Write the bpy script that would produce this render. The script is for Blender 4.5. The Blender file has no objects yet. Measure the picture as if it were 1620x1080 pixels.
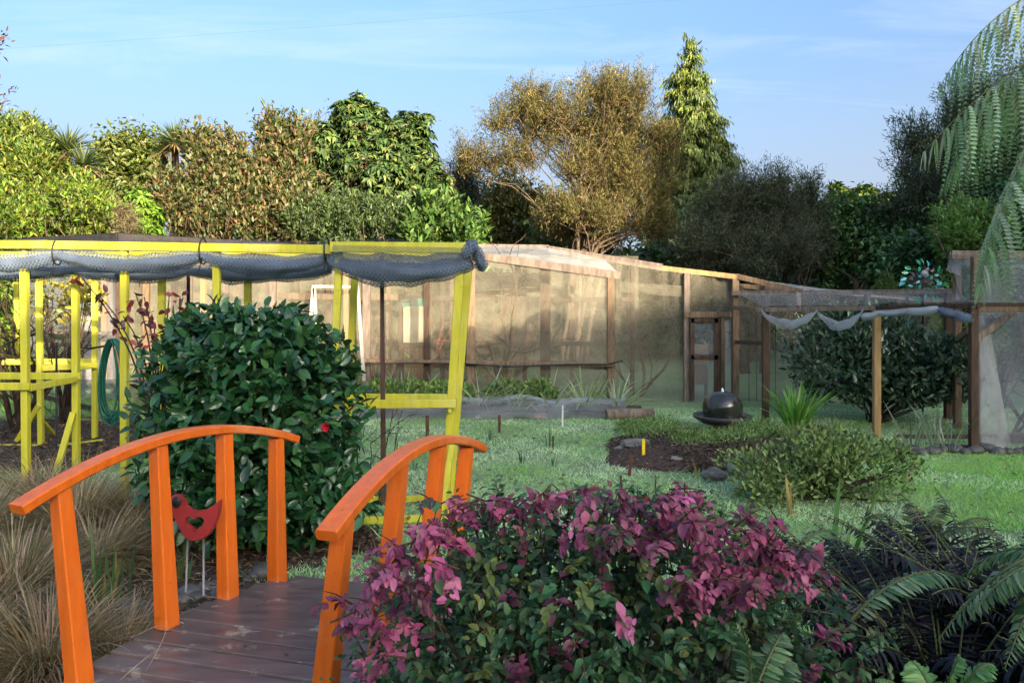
import bpy, math, random
import numpy as np
from mathutils import Vector, Matrix
# ------------------------------------------------------------------ camera, sky, sun, exposure
scene = bpy.context.scene
EYE = 1.8                                  # eye height above the lawn (m)
cam_d = bpy.data.cameras.new('camera'); cam = bpy.data.objects.new('camera', cam_d)
scene.collection.objects.link(cam); scene.camera = cam
cam.location = (0, 0, EYE); cam.rotation_euler = (math.radians(90), 0, 0)
cam_d.sensor_width = 36; cam_d.lens = 36 * 1250 / 1620; cam_d.shift_y = -75 / 1620
cam_d.clip_start = .05; cam_d.clip_end = 2000
SUN_AZ, SUN_EL = math.radians(150), math.radians(15.5)     # azimuth clockwise from +Y
world = bpy.data.worlds.new('World'); scene.world = world; world.use_nodes = True
wn, wl = world.node_tree.nodes, world.node_tree.links
wn.clear()
w_out = wn.new('ShaderNodeOutputWorld'); w_bg = wn.new('ShaderNodeBackground')
sky = wn.new('ShaderNodeTexSky'); sky.sky_type = 'NISHITA'; sky.sun_disc = False
sky.sun_elevation = SUN_EL; sky.sun_rotation = SUN_AZ; sky.air_density = 1.0; sky.dust_density = 10.; sky.ozone_density = 4.
w_bg.inputs['Strength'].default_value = .15
# thin streaky cirrus over the blue: noise on the sky direction projected to a high flat layer
tc = wn.new('ShaderNodeTexCoord'); sep = wn.new('ShaderNodeSeparateXYZ'); wl.new(tc.outputs['Generated'], sep.inputs[0])
zz = wn.new('ShaderNodeMath'); zz.operation = 'ADD'; zz.inputs[1].default_value = .12; wl.new(sep.outputs['Z'], zz.inputs[0])
dv = wn.new('ShaderNodeVectorMath'); dv.operation = 'DIVIDE'; wl.new(tc.outputs['Generated'], dv.inputs[0])
cmb = wn.new('ShaderNodeCombineXYZ'); wl.new(zz.outputs[0], cmb.inputs[0]); wl.new(zz.outputs[0], cmb.inputs[1]); cmb.inputs[2].default_value = 1
wl.new(cmb.outputs[0], dv.inputs[1])
mp = wn.new('ShaderNodeMapping'); mp.inputs['Scale'].default_value = (.55, 1.5, .3); mp.inputs['Rotation'].default_value = (0, 0, .25)
mp.inputs['Location'].default_value = (.4, .9, 0)
wl.new(dv.outputs[0], mp.inputs[0])
nz = wn.new('ShaderNodeTexNoise'); nz.inputs['Scale'].default_value = 1.5; nz.inputs['Detail'].default_value = 8; nz.inputs['Roughness'].default_value = .62; nz.inputs['Distortion'].default_value = .7
wl.new(mp.outputs[0], nz.inputs['Vector'])
cr = wn.new('ShaderNodeMapRange'); cr.inputs['From Min'].default_value = .46; cr.inputs['From Max'].default_value = .74; cr.inputs['To Max'].default_value = .42
wl.new(nz.outputs['Fac'], cr.inputs['Value'])
cm = wn.new('ShaderNodeMix'); cm.data_type = 'RGBA'; cm.inputs['B'].default_value = (1.65, 1.9, 2.5, 1)
veil = wn.new('ShaderNodeMapRange'); veil.interpolation_type = 'SMOOTHSTEP'; veil.inputs['From Min'].default_value = .33; veil.inputs['From Max'].default_value = .02; veil.inputs['To Max'].default_value = .55     # thin high veil, thicker towards the horizon all round
wl.new(sep.outputs['Z'], veil.inputs['Value']); vmax = wn.new('ShaderNodeMath'); vmax.operation = 'MAXIMUM'; wl.new(veil.outputs[0], vmax.inputs[0]); wl.new(cr.outputs[0], vmax.inputs[1]); cr = vmax
wl.new(cr.outputs[0], cm.inputs['Factor']); wl.new(sky.outputs[0], cm.inputs['A']); wl.new(cm.outputs['Result'], w_bg.inputs['Color'])
wl.new(w_bg.outputs[0], w_out.inputs[0])
sd = bpy.data.lights.new('sun', 'SUN'); so = bpy.data.objects.new('sun', sd); scene.collection.objects.link(so)
sd.energy = 4.6; sd.angle = math.radians(.5); sd.color = (1, .83, .6)
_sv = Vector((math.sin(SUN_AZ) * math.cos(SUN_EL), math.cos(SUN_AZ) * math.cos(SUN_EL), math.sin(SUN_EL)))
so.rotation_euler = _sv.to_track_quat('Z', 'Y').to_euler(); so.location = (20, -30, 20)
vs = scene.view_settings; vs.view_transform = 'Standard'; vs.look = 'None'; vs.gamma = 1; vs.use_curve_mapping = False
vs.exposure = 1.92
# ------------------------------------------------------------------ helpers
COL = scene.collection
rs = np.random.default_rng(7)
def W(px, py, Y): return np.array([(px - 810) / 1250 * Y, Y, EYE - (py - 465) / 1250 * Y])      # a point seen at a pixel of the photograph, at depth Y
def G(px, py, z=0.): return W(px, py, (EYE - z) * 1250 / (py - 465))
def nrm(v): return v / np.maximum(np.linalg.norm(v, axis=-1, keepdims=True), 1e-9)
def thing(name, label, cat, loc=(0, 0, 0), group=None):
    o = bpy.data.objects.new(name, None); COL.objects.link(o); o.empty_display_size = .1
    o.location = tuple(float(c) for c in loc); o['label'] = label; o['category'] = cat
    if group: o['group'] = group
    return o
def tag(o, label, cat, group=None):
    o['label'] = label; o['category'] = cat
    if group: o['group'] = group
    return o
def wpos(o):
    p = Vector((0, 0, 0))
    while o is not None: p += o.location; o = o.parent
    return np.array(p)
def link(name, me, parent=None, origin=(0, 0, 0), mat=None):
    o = bpy.data.objects.new(name, me); COL.objects.link(o)
    org = np.array(origin, float)
    if parent is not None: o.parent = parent; org = org - wpos(parent)
    o.location = tuple(float(c) for c in org)
    if mat and not me.materials: me.materials.append(mat)
    return o
def mesh_np(name, V, F, tint=None, uv=None, smooth=False):
    V = np.asarray(V, np.float32); me = bpy.data.meshes.new(name)
    if not isinstance(F, np.ndarray):
        me.from_pydata([tuple(map(float, v)) for v in V], [], [tuple(int(i) for i in f) for f in F])
    else:
        m = F.shape[1]; n = len(F)
        me.vertices.add(len(V)); me.vertices.foreach_set('co', V.ravel())
        me.loops.add(n * m); me.loops.foreach_set('vertex_index', F.astype(np.int32).ravel())
        me.polygons.add(n); me.polygons.foreach_set('loop_start', np.arange(0, n * m, m, dtype=np.int32))
    me.update(calc_edges=True)
    if tint is not None:
        a = me.attributes.new('tint', 'FLOAT_COLOR', 'POINT')
        c = np.ones((len(V), 4), np.float32); c[:, :3] = tint; a.data.foreach_set('color', c.ravel())
    if uv is not None:
        u = me.uv_layers.new(name='UVMap'); vi = np.zeros(len(me.loops), np.int32); me.loops.foreach_get('vertex_index', vi)
        u.data.foreach_set('uv', np.asarray(uv, np.float32)[vi].ravel())
    if smooth: me.polygons.foreach_set('use_smooth', np.ones(len(me.polygons), bool))
    return me
def obj(name, V, F, mat, parent=None, origin=None, **k):
    V = np.asarray(V, float)
    if origin is None: origin = (V.min(0) + V.max(0)) / 2; origin[2] = V[:, 2].min()
    return link(name, mesh_np(name, V - np.asarray(origin), F, **k), parent, origin, mat)
class MB:                                             # collects shapes into one mesh
    def __init__(s): s.V = []; s.F = []; s.n = 0
    def add(s, V, F):
        s.V.append(np.asarray(V, float)); s.F += [tuple(i + s.n for i in f) for f in F]; s.n += len(V); return s
    def build(s, name, mat, parent=None, smooth=False, origin=None): return obj(name, np.concatenate(s.V), s.F, mat, parent, origin, smooth=smooth)
def frame_of(d, up=(0, 0, 1)):
    d = nrm(np.asarray(d, float)); up = np.asarray(up, float)
    if abs(d @ nrm(up)) > .98: up = np.array([0, 1., 0])
    s = nrm(np.cross(d, up)); return d, s, np.cross(s, d)
def beam_vf(p0, p1, w, h, up=(0, 0, 1), ch=.004, w1=None, h1=None):
    p0 = np.asarray(p0, float); p1 = np.asarray(p1, float); d, s, u = frame_of(p1 - p0, up)
    def ring(p, w, h):
        a, b = w / 2, h / 2; c = min(ch, a * .4, b * .4)
        return [p + s * x + u * y for x, y in ((a - c, -b), (a, -b + c), (a, b - c), (a - c, b), (-a + c, b), (-a, b - c), (-a, -b + c), (-a + c, -b))]
    V = ring(p0, w, h) + ring(p1, w1 or w, h1 or h)
    F = [(i, (i + 1) % 8, 8 + (i + 1) % 8, 8 + i) for i in range(8)] + [tuple(range(7, -1, -1)), tuple(range(8, 16))]
    return V, F
def beam(name, p0, p1, w, h, mat, parent=None, **k):
    V, F = beam_vf(p0, p1, w, h, **k); return obj(name, V, F, mat, parent)
def tube_vf(P, R, n=6, cap=True):
    P = np.asarray(P, float); m = len(P); R = np.broadcast_to(np.asarray(R, float), (m,))
    T = np.gradient(P, axis=0); V = []; ref = np.array([.31, .17, .93]); 
    _, s, u = frame_of(T[0], ref)
    for i in range(m):
        t = nrm(T[i]); s = nrm(s - t * (s @ t)); u = np.cross(s, t)
        for k in range(n):
            a = 2 * math.pi * k / n; V.append(P[i] + R[i] * (math.cos(a) * s + math.sin(a) * u))
    F = [(i * n + k, i * n + (k + 1) % n, (i + 1) * n + (k + 1) % n, (i + 1) * n + k) for i in range(m - 1) for k in range(n)]
    if cap: F += [tuple(range(n)), tuple(range((m - 1) * n + n - 1, (m - 1) * n - 1, -1))]
    return V, F
def tube(name, P, R, mat, parent=None, n=8, smooth=True):
    V, F = tube_vf(P, R, n); return obj(name, V, F, mat, parent, smooth=smooth)
def curve3(a, b, c, n=8):
    t = np.linspace(0, 1, n)[:, None]; a, b, c = map(lambda q: np.asarray(q, float), (a, b, c))
    return (1 - t) ** 2 * a + 2 * t * (1 - t) * b + t ** 2 * c
def lathe_vf(prof, n=32, c=(0, 0, 0)):
    V = []; F = []; c = np.asarray(c, float)
    for r, z in prof:
        for k in range(n): a = 2 * math.pi * k / n; V.append(c + (r * math.cos(a), r * math.sin(a), z))
    for i in range(len(prof) - 1):
        for k in range(n): F.append((i * n + k, i * n + (k + 1) % n, (i + 1) * n + (k + 1) % n, (i + 1) * n + k))
    return V, F
def grid_vf(fn, nu, nv):                              # fn(u,v) in 0..1 -> point, uv in metres
    V = []; U = []
    for j in range(nv + 1):
        for i in range(nu + 1):
            p, q = fn(i / nu, j / nv); V.append(p); U.append(q)
    F = np.array([[j * (nu + 1) + i, j * (nu + 1) + i + 1, (j + 1) * (nu + 1) + i + 1, (j + 1) * (nu + 1) + i] for j in range(nv) for i in range(nu)])
    return np.array(V), F, np.array(U)
def fbm(x, y, s=0.):                                  # cheap smooth noise from sines
    return (np.sin(1.7 * x + 2.3 * y + s) + np.sin(3.1 * x - 1.9 * y + 1.3 + s * 2) * .6 + np.sin(-2.2 * x + 4.7 * y + 2.1 + s) * .5 + np.sin(6.3 * x + 5.1 * y + s * 3) * .3) / 2.4
# ------------------------------------------------------------------ materials
def newmat(name):
    m = bpy.data.materials.new(name); m.use_nodes = True; nt = m.node_tree; b = nt.nodes['Principled BSDF']; return m, nt.nodes, nt.links, b
def nz_node(n, l, scale, detail=4, vec=None, rough=.55, coord='Object'):
    t = n.new('ShaderNodeTexNoise'); t.inputs['Scale'].default_value = scale; t.inputs['Detail'].default_value = detail; t.inputs['Roughness'].default_value = rough
    if vec is None: c = n.new('ShaderNodeTexCoord'); vec = c.outputs[coord]
    l.new(vec, t.inputs['Vector']); return t
def stretch(n, l, sc, coord='Object'):
    c = n.new('ShaderNodeTexCoord'); m = n.new('ShaderNodeMapping'); m.inputs['Scale'].default_value = sc; l.new(c.outputs[coord], m.inputs[0]); return m.outputs[0]
def ramp(n, l, src, stops):
    r = n.new('ShaderNodeValToRGB'); e = r.color_ramp.elements
    while len(e) < len(stops): e.new(.5)
    for k, (p, c) in enumerate(stops): e[k].position = p; e[k].color = (*c, 1) if len(c) == 3 else c
    l.new(src, r.inputs[0]); return r
def bump(n, l, src, b, st=.3, dist=.01):
    k = n.new('ShaderNodeBump'); k.inputs['Strength'].default_value = st; k.inputs['Distance'].default_value = dist; l.new(src, k.inputs['Height']); l.new(k.outputs[0], b.inputs['Normal'])
def rnd_mix(n, l, colsock, amt=.25):                  # each object of the material a little lighter or darker, as painted or sawn pieces are
    oi = n.new('ShaderNodeObjectInfo'); mr = n.new('ShaderNodeMapRange'); mr.inputs['To Min'].default_value = 1 - amt; mr.inputs['To Max'].default_value = 1 + amt
    l.new(oi.outputs['Random'], mr.inputs['Value']); v = n.new('ShaderNodeVectorMath'); v.operation = 'SCALE'; l.new(colsock, v.inputs[0]); l.new(mr.outputs[0], v.inputs['Scale']); return v.outputs[0]
def m_noise(name, c1, c2, scale=8, rough=.6, sc=(1, 1, 1), bst=.25, spec=.4, rnd=.12, c3=None, p=(.35, .65), detail=6, rrange=0):
    m, n, l, b = newmat(name); v = stretch(n, l, sc); t = nz_node(n, l, scale, detail, v)
    st = [(p[0], c1), (p[1], c2)]
    if c3: st.append((min(p[1] + .12, 1), c3))
    r = ramp(n, l, t.outputs['Fac'], st); l.new(rnd_mix(n, l, r.outputs[0], rnd), b.inputs['Base Color'])
    b.inputs['Roughness'].default_value = rough; b.inputs['Specular IOR Level'].default_value = spec
    if rrange:
        mr = n.new('ShaderNodeMapRange'); mr.inputs['To Min'].default_value = rough - rrange; mr.inputs['To Max'].default_value = rough + rrange; l.new(t.outputs['Fac'], mr.inputs['Value']); l.new(mr.outputs[0], b.inputs['Roughness'])
    if bst: t2 = nz_node(n, l, scale * 6, 3, v); bump(n, l, t2.outputs['Fac'], b, bst, .004)
    return m
def m_leaf(name, rough=.45, trans=.25, spec=.4):
    m, n, l, b = newmat(name); a = n.new('ShaderNodeAttribute'); a.attribute_name = 'tint'
    l.new(a.outputs['Color'], b.inputs['Base Color']); b.inputs['Roughness'].default_value = rough; b.inputs['Specular IOR Level'].default_value = spec
    if trans:
        tr = n.new('ShaderNodeBsdfTranslucent'); g = n.new('ShaderNodeVectorMath'); g.operation = 'MULTIPLY'; g.inputs[1].default_value = (1.25, 1.3, .7)
        l.new(a.outputs['Color'], g.inputs[0]); l.new(g.outputs[0], tr.inputs['Color'])
        mx = n.new('ShaderNodeMixShader'); mx.inputs[0].default_value = trans; l.new(b.outputs[0], mx.inputs[1]); l.new(tr.outputs[0], mx.inputs[2]); l.new(mx.outputs[0], n['Material Output'].inputs['Surface'])
    return m
def m_net(name, col, alpha, cell=.02, line=.28, diamond=True, trans=.4, vary=.15):
    m, n, l, b = newmat(name); n.remove(b)
    uv = n.new('ShaderNodeUVMap'); mp = n.new('ShaderNodeMapping'); mp.inputs['Scale'].default_value = (1 / cell,) * 3
    if diamond: mp.inputs['Rotation'].default_value = (0, 0, math.radians(45))
    l.new(uv.outputs[0], mp.inputs[0]); sx = n.new('ShaderNodeSeparateXYZ'); l.new(mp.outputs[0], sx.inputs[0])
    ls = []
    for ax in ('X', 'Y'):
        f = n.new('ShaderNodeMath'); f.operation = 'FRACT'; l.new(sx.outputs[ax], f.inputs[0])
        g = n.new('ShaderNodeMath'); g.operation = 'LESS_THAN'; g.inputs[1].default_value = line; l.new(f.outputs[0], g.inputs[0]); ls.append(g)
    mxm = n.new('ShaderNodeMath'); mxm.operation = 'MAXIMUM'; l.new(ls[0].outputs[0], mxm.inputs[0]); l.new(ls[1].outputs[0], mxm.inputs[1])
    t = nz_node(n, l, 1.3, 5); mr = n.new('ShaderNodeMapRange'); mr.inputs['From Min'].default_value = .3; mr.inputs['From Max'].default_value = .7
    mr.inputs['To Min'].default_value = alpha - vary; mr.inputs['To Max'].default_value = alpha + vary; l.new(t.outputs['Fac'], mr.inputs['Value'])
    al = n.new('ShaderNodeMapRange'); al.inputs['To Max'].default_value = 1; l.new(mxm.outputs[0], al.inputs['Value']); l.new(mr.outputs[0], al.inputs['To Min'])
    al.inputs['To Max'].default_value = min(1, alpha + .35) if alpha > .1 and cell < .015 else 1
    if alpha > .3: al.inputs['To Max'].default_value = min(1, alpha + .25)
    d = n.new('ShaderNodeBsdfDiffuse'); tr = n.new('ShaderNodeBsdfTranslucent'); tp = n.new('ShaderNodeBsdfTransparent')
    t2 = nz_node(n, l, 3.5, 6); r = ramp(n, l, t2.outputs['Fac'], [(.3, tuple(c * .72 for c in col)), (.7, tuple(min(1, c * 1.15) for c in col))])
    l.new(r.outputs[0], d.inputs['Color']); l.new(r.outputs[0], tr.inputs['Color'])
    m1 = n.new('ShaderNodeMixShader'); m1.inputs[0].default_value = trans; l.new(d.outputs[0], m1.inputs[1]); l.new(tr.outputs[0], m1.inputs[2])
    m2 = n.new('ShaderNodeMixShader'); l.new(al.outputs[0], m2.inputs[0]); l.new(tp.outputs[0], m2.inputs[1]); l.new(m1.outputs[0], m2.inputs[2])
    l.new(m2.outputs[0], n['Material Output'].inputs['Surface']); return m
M = {}
def m_paint(name, c1, c2, faded, grime, rough):       # brushed paint on timber: streaks along the grain, faded patches, grime and knocks
    m, n, l, b = newmat(name); v = stretch(n, l, (9, 9, 1.2)); t = nz_node(n, l, 2.5, 6, v); r = ramp(n, l, t.outputs['Fac'], [(.3, c1), (.7, c2)])
    t2 = nz_node(n, l, 2.2, 7, None, .65); k2 = ramp(n, l, t2.outputs['Fac'], [(.5, (0, 0, 0)), (.68, (.6, .6, .6))]); mx = n.new('ShaderNodeMix'); mx.data_type = 'RGBA'; l.new(k2.outputs[0], mx.inputs['Factor']); l.new(rnd_mix(n, l, r.outputs[0], .06), mx.inputs['A']); mx.inputs['B'].default_value = (*faded, 1)
    t3 = nz_node(n, l, 26, 5, None, .7); k3 = ramp(n, l, t3.outputs['Fac'], [(.62, (0, 0, 0)), (.72, (.7, .7, .7))]); my = n.new('ShaderNodeMix'); my.data_type = 'RGBA'; l.new(k3.outputs[0], my.inputs['Factor']); l.new(mx.outputs['Result'], my.inputs['A']); my.inputs['B'].default_value = (*grime, 1); l.new(my.outputs['Result'], b.inputs['Base Color'])
    mr = n.new('ShaderNodeMapRange'); mr.inputs['To Min'].default_value = rough - .1; mr.inputs['To Max'].default_value = rough + .2; l.new(t2.outputs['Fac'], mr.inputs['Value']); l.new(mr.outputs[0], b.inputs['Roughness']); t4 = nz_node(n, l, 14, 4, v); bump(n, l, t4.outputs['Fac'], b, .35, .004); return m
M['orange'] = m_paint('orange_paint', (.66, .115, .008), (.84, .165, .012), (.80, .30, .12), (.30, .06, .015), .32)
M['yellow'] = m_paint('yellow_paint', (.43, .40, .028), (.62, .56, .03), (.66, .60, .16), (.16, .13, .03), .5)
M['wood'] = m_noise('weathered_wood', (.10, .068, .042), (.22, .15, .095), 4, .8, (6, 6, 1), .4, .2, .2)
M['greywood'] = m_noise('grey_wood', (.11, .085, .068), (.22, .175, .14), 4, .8, (5, 5, 1), .4, .2, .15)
M['darkwood'] = m_noise('dark_wood', (.035, .022, .016), (.085, .052, .032), 4, .75, (6, 6, 1), .4, .25, .2)
M['tanwood'] = m_noise('tan_wood', (.28, .17, .07), (.42, .27, .12), 4, .7, (6, 6, 1), .3, .3, .1)
M['stakewood'] = m_noise('stake_wood', (.06, .03, .02), (.13, .065, .035), 10, .8, (4, 4, 1), .3, .2, .15)
M['whitewood'] = m_noise('white_paint_old', (.26, .235, .2), (.42, .39, .34), 12, .7, (1, 1, 1), .2, .3, .1)
M['black'] = m_noise('black_plastic', (.008, .008, .009), (.02, .02, .022), 20, .5, (1, 1, 1), .1, .4, .1)
M['metal'] = m_noise('grey_metal', (.22, .22, .22), (.36, .36, .36), 20, .45, (1, 1, 1), .05, .5, .1)
M['rust'] = m_noise('rusty_pole', (.045, .022, .018), (.10, .05, .038), 14, .65, (1, 1, .3), .3, .4, .1)
M['red'] = m_noise('red_ceramic', (.22, .018, .02), (.34, .03, .03), 6, .38, (1, 1, 1), .08, .5, .05)
M['hose'] = m_noise('green_hose', (.006, .10, .065), (.01, .16, .11), 20, .35, (1, 1, 1), 0, .5, .15)
M['stone'] = m_noise('river_stone', (.06, .057, .052), (.13, .122, .11), 6, .45, (1, 1, 1), .3, .4, .3)
M['slate'] = m_noise('slate_rock', (.09, .08, .07), (.24, .22, .19), 5, .75, (1, 1, 4), .7, .3, .2, (.36, .34, .28))
M['bark'] = m_noise('bark', (.055, .038, .026), (.16, .115, .08), 5, .9, (4, 4, 1), .8, .15, .15)
M['darkbark'] = m_noise('dark_bark', (.025, .017, .014), (.075, .052, .04), 5, .85, (4, 4, 1), .7, .15, .15)
M['paleb'] = m_noise('pale_bark', (.16, .11, .075), (.32, .23, .16), 5, .85, (4, 4, 1), .6, .15, .15)
M['redtwig'] = m_noise('red_twig', (.22, .07, .04), (.36, .13, .07), 8, .7, (2, 2, 1), .2, .2, .15)
M['net'] = m_net('shade_netting', (.44, .40, .30), .17, .011, .2, vary=.13)
M['netwhite'] = m_net('white_netting', (.62, .63, .62), .40, .011, .2)
M['netgrey'] = m_net('grey_netting', (.42, .44, .46), .31, .012, .2, vary=.14)
M['netloose'] = m_net('bird_net', (.16, .19, .24), .05, .03, .16, vary=.03)
M['netbed'] = m_net('bed_netting', (.52, .55, .57), .26, .012, .2, vary=.18)
M['netdark'] = m_net('black_mesh', (.05, .045, .045), .72, .05, .3, vary=.1, trans=.1)
def m_roll(name, c1, c2, cell=.022):
    m, n, l, b = newmat(name); uv = n.new('ShaderNodeUVMap'); mp = n.new('ShaderNodeMapping'); mp.inputs['Scale'].default_value = (1 / cell,) * 3; mp.inputs['Rotation'].default_value = (0, 0, math.radians(45))
    t0 = nz_node(n, l, 9, 3); ad = n.new('ShaderNodeVectorMath'); ad.operation = 'MULTIPLY_ADD'; ad.inputs[1].default_value = (.05, .05, 0); l.new(t0.outputs['Color'], ad.inputs[0]); l.new(uv.outputs[0], ad.inputs[2])
    l.new(ad.outputs[0], mp.inputs[0]); sx = n.new('ShaderNodeSeparateXYZ'); l.new(mp.outputs[0], sx.inputs[0]); o = []
    for ax in ('X', 'Y'):
        f = n.new('ShaderNodeMath'); f.operation = 'PINGPONG'; f.inputs[1].default_value = .5; l.new(sx.outputs[ax], f.inputs[0]); o.append(f)
    mn = n.new('ShaderNodeMath'); mn.operation = 'MINIMUM'; l.new(o[0].outputs[0], mn.inputs[0]); l.new(o[1].outputs[0], mn.inputs[1])
    r = ramp(n, l, mn.outputs[0], [(.08, c2), (.24, c1)]); t = nz_node(n, l, 7, 4)
    mr = n.new('ShaderNodeMapRange'); mr.inputs['From Min'].default_value = .3; mr.inputs['From Max'].default_value = .7; mr.inputs['To Min'].default_value = .6; mr.inputs['To Max'].default_value = 1.4; l.new(t.outputs['Fac'], mr.inputs['Value'])
    v = n.new('ShaderNodeVectorMath'); v.operation = 'SCALE'; l.new(r.outputs[0], v.inputs[0]); l.new(mr.outputs[0], v.inputs['Scale']); l.new(v.outputs[0], b.inputs['Base Color'])
    b.inputs['Roughness'].default_value = .55; inv = n.new('ShaderNodeMath'); inv.operation = 'SUBTRACT'; inv.inputs[0].default_value = 1; l.new(mn.outputs[0], inv.inputs[1]); bump(n, l, inv.outputs[0], b, .8, .008); return m
M['roll'] = m_roll('net_roll', (.035, .05, .075), (.14, .18, .25)); M['rollwhite'] = m_roll('net_roll_white', (.22, .25, .27), (.5, .54, .56))
M['nettube'] = m_net('loose_net', (.19, .24, .32), .22, .024, .22, vary=.12, trans=.2); M['netswag'] = m_net('pale_net', (.50, .54, .56), .42, .02, .25, vary=.2)
M['leaf'] = m_leaf('leaf'); M['gloss'] = m_leaf('glossy_leaf', .24, .14, .5); M['satin'] = m_leaf('satin_leaf', .42, .2, .3); M['darkleaf'] = m_leaf('dark_leaf', .4, .08, .22); M['matte'] = m_leaf('matte_leaf', .65, .3, .2); M['blade'] = m_leaf('grass_blade', .5, .3, .3)
# lawn soil sheet
def ground_mat():
    m, n, l, b = newmat('lawn'); t = nz_node(n, l, .9, 8); t2 = nz_node(n, l, 14, 6)
    r = ramp(n, l, t.outputs['Fac'], [(.3, (.12, .20, .08)), (.55, (.19, .28, .13)), (.75, (.22, .27, .16))]); r2 = ramp(n, l, t2.outputs['Fac'], [(.3, (.55, .5, .45)), (.7, (1.2, 1.25, 1.15))])
    x = n.new('ShaderNodeVectorMath'); x.operation = 'MULTIPLY'; l.new(r.outputs[0], x.inputs[0]); l.new(r2.outputs[0], x.inputs[1]); l.new(x.outputs[0], b.inputs['Base Color'])
    b.inputs['Roughness'].default_value = .95; bump(n, l, t2.outputs['Fac'], b, .8, .03); return m
M['lawn'] = ground_mat()
M['mulch'] = m_noise('bark_mulch', (.030, .020, .016), (.10, .065, .048), 22, .95, (1, 1, 1), 1, .15, 0, (.20, .14, .10))
M['soil'] = m_noise('leaf_litter', (.035, .026, .02), (.10, .075, .055), 18, .95, (1, 1, 1), 1, .15, 0, (.22, .17, .12))
# ------------------------------------------------------------------ leaves
def leaf_t(kind, w=.4, fold=.12, curl=.15):
    if kind == 'quad': return np.array([(0, 0, 0), (w / 2, .42, fold * w), (0, 1, -curl), (-w / 2, .42, fold * w)], float), np.array([(0, 1, 2), (0, 2, 3)])
    if kind == 'blade': return np.array([(-w / 2, 0, 0), (w / 2, 0, 0), (w * .4, .5, -.02), (-w * .4, .5, -.02), (0, 1, -curl)], float), np.array([(0, 1, 2), (0, 2, 3), (3, 2, 4)])
    if kind == 'tri': return np.array([(-w / 2, 0, 0), (w / 2, 0, 0), (0, 1, -curl)], float), np.array([(0, 1, 2)])
    z = fold * w
    V = [(0, 0, 0), (0, .34, -.01), (0, .7, -curl * .45), (0, 1, -curl), (-w * .36, .18, z * .6), (-w * .5, .45, z), (-w * .33, .78, z * .5 - curl * .5), (w * .36, .18, z * .6), (w * .5, .45, z), (w * .33, .78, z * .5 - curl * .5)]
    F = [(0, 1, 4), (1, 5, 4), (1, 2, 5), (2, 6, 5), (2, 3, 6), (0, 7, 1), (1, 7, 8), (1, 8, 2), (2, 8, 9), (2, 9, 3)]
    return np.array(V, float), np.array(F)
def basis(D, N):
    Y = nrm(D); Z = nrm(N - (N * Y).sum(-1, keepdims=True) * Y); return np.cross(Y, Z), Y, Z
def scatter(T, P, D, N, S, tint):                     # template leaves at points P, pointing along D with face normal N
    TV, TF = T; X, Y, Z = basis(D, N); k = len(TV); S = np.broadcast_to(S, (len(P),))
    V = P[:, None] + S[:, None, None] * (TV[None, :, 0:1] * X[:, None] + TV[None, :, 1:2] * Y[:, None] + TV[None, :, 2:3] * Z[:, None])
    F = (TF[None] + (np.arange(len(P)) * k)[:, None, None]).reshape(-1, TF.shape[1])
    return V.reshape(-1, 3), F, np.repeat(np.asarray(tint), k, 0)
def rdir(n, r=rs): return nrm(r.normal(size=(n, 3)))
def palette(cols, n, jit=.18, r=rs, p=None):
    c = np.array(cols, float)[r.choice(len(cols), n, p=p)]; return np.clip(c * (1 + jit * r.normal(size=(n, 1))) * (1 + .06 * r.normal(size=(n, 3))), .004, 1)
def join(parts):
    V = []; F = []; T = []; n = 0
    for v, f, t in parts: V.append(v); F.append(f + n); T.append(t); n += len(v)
    return np.concatenate(V), np.concatenate(F), np.concatenate(T)
def in_lobes(lobes, n, surf=2.4, r=rs):
    L = np.array([list(a) + list(b) for a, b in lobes], float); wt = (L[:, 3] * L[:, 4] + L[:, 4] * L[:, 5] + L[:, 3] * L[:, 5]); i = r.choice(len(L), n, p=wt / wt.sum())
    d = rdir(n, r); rad = r.random(n) ** (1 / (surf + 1)) * np.minimum(1 + .12 * r.normal(size=n), 1.08); P = L[i, :3] + d * L[i, 3:] * rad[:, None]; O = nrm(d / L[i, 3:] ); return P, O
# ------------------------------------------------------------------ the setting
def struct(o): o['kind'] = 'structure'; return o
def stuff(o, label=None, cat=None):
    o['kind'] = 'stuff'
    if label: o['label'] = label; o['category'] = cat
    return o
V, F, U = grid_vf(lambda u, v: (((u - .5) * 900, -300 + v * 900, 0.), (u, v)), 60, 60)
struct(obj('ground', V, F, M['lawn'], origin=(0, 0, 0)))
hx = np.linspace(-260, 260, 90); hz = 9 + 5 * np.sin(hx * .021 + .6) + 3 * np.sin(hx * .057 + 2) + 1.2 * np.sin(hx * .17)
HV = np.concatenate([np.stack([hx, 230 + 0 * hx, -1 + 0 * hx], 1), np.stack([hx, 255 + 0 * hx, hz * .7], 1), np.stack([hx, 290 + 0 * hx, hz], 1), np.stack([hx, 360 + 0 * hx, -1 + 0 * hx], 1)])
HF = np.array([[j * 90 + i, j * 90 + i + 1, (j + 1) * 90 + i + 1, (j + 1) * 90 + i] for j in range(3) for i in range(89)])
M['hill'] = m_noise('far_hill', (.05, .085, .10), (.085, .12, .12), .08, .95, (1, 1, 1), 0, .1, 0)
struct(obj('hills', HV, HF, M['hill'], smooth=True))
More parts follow.
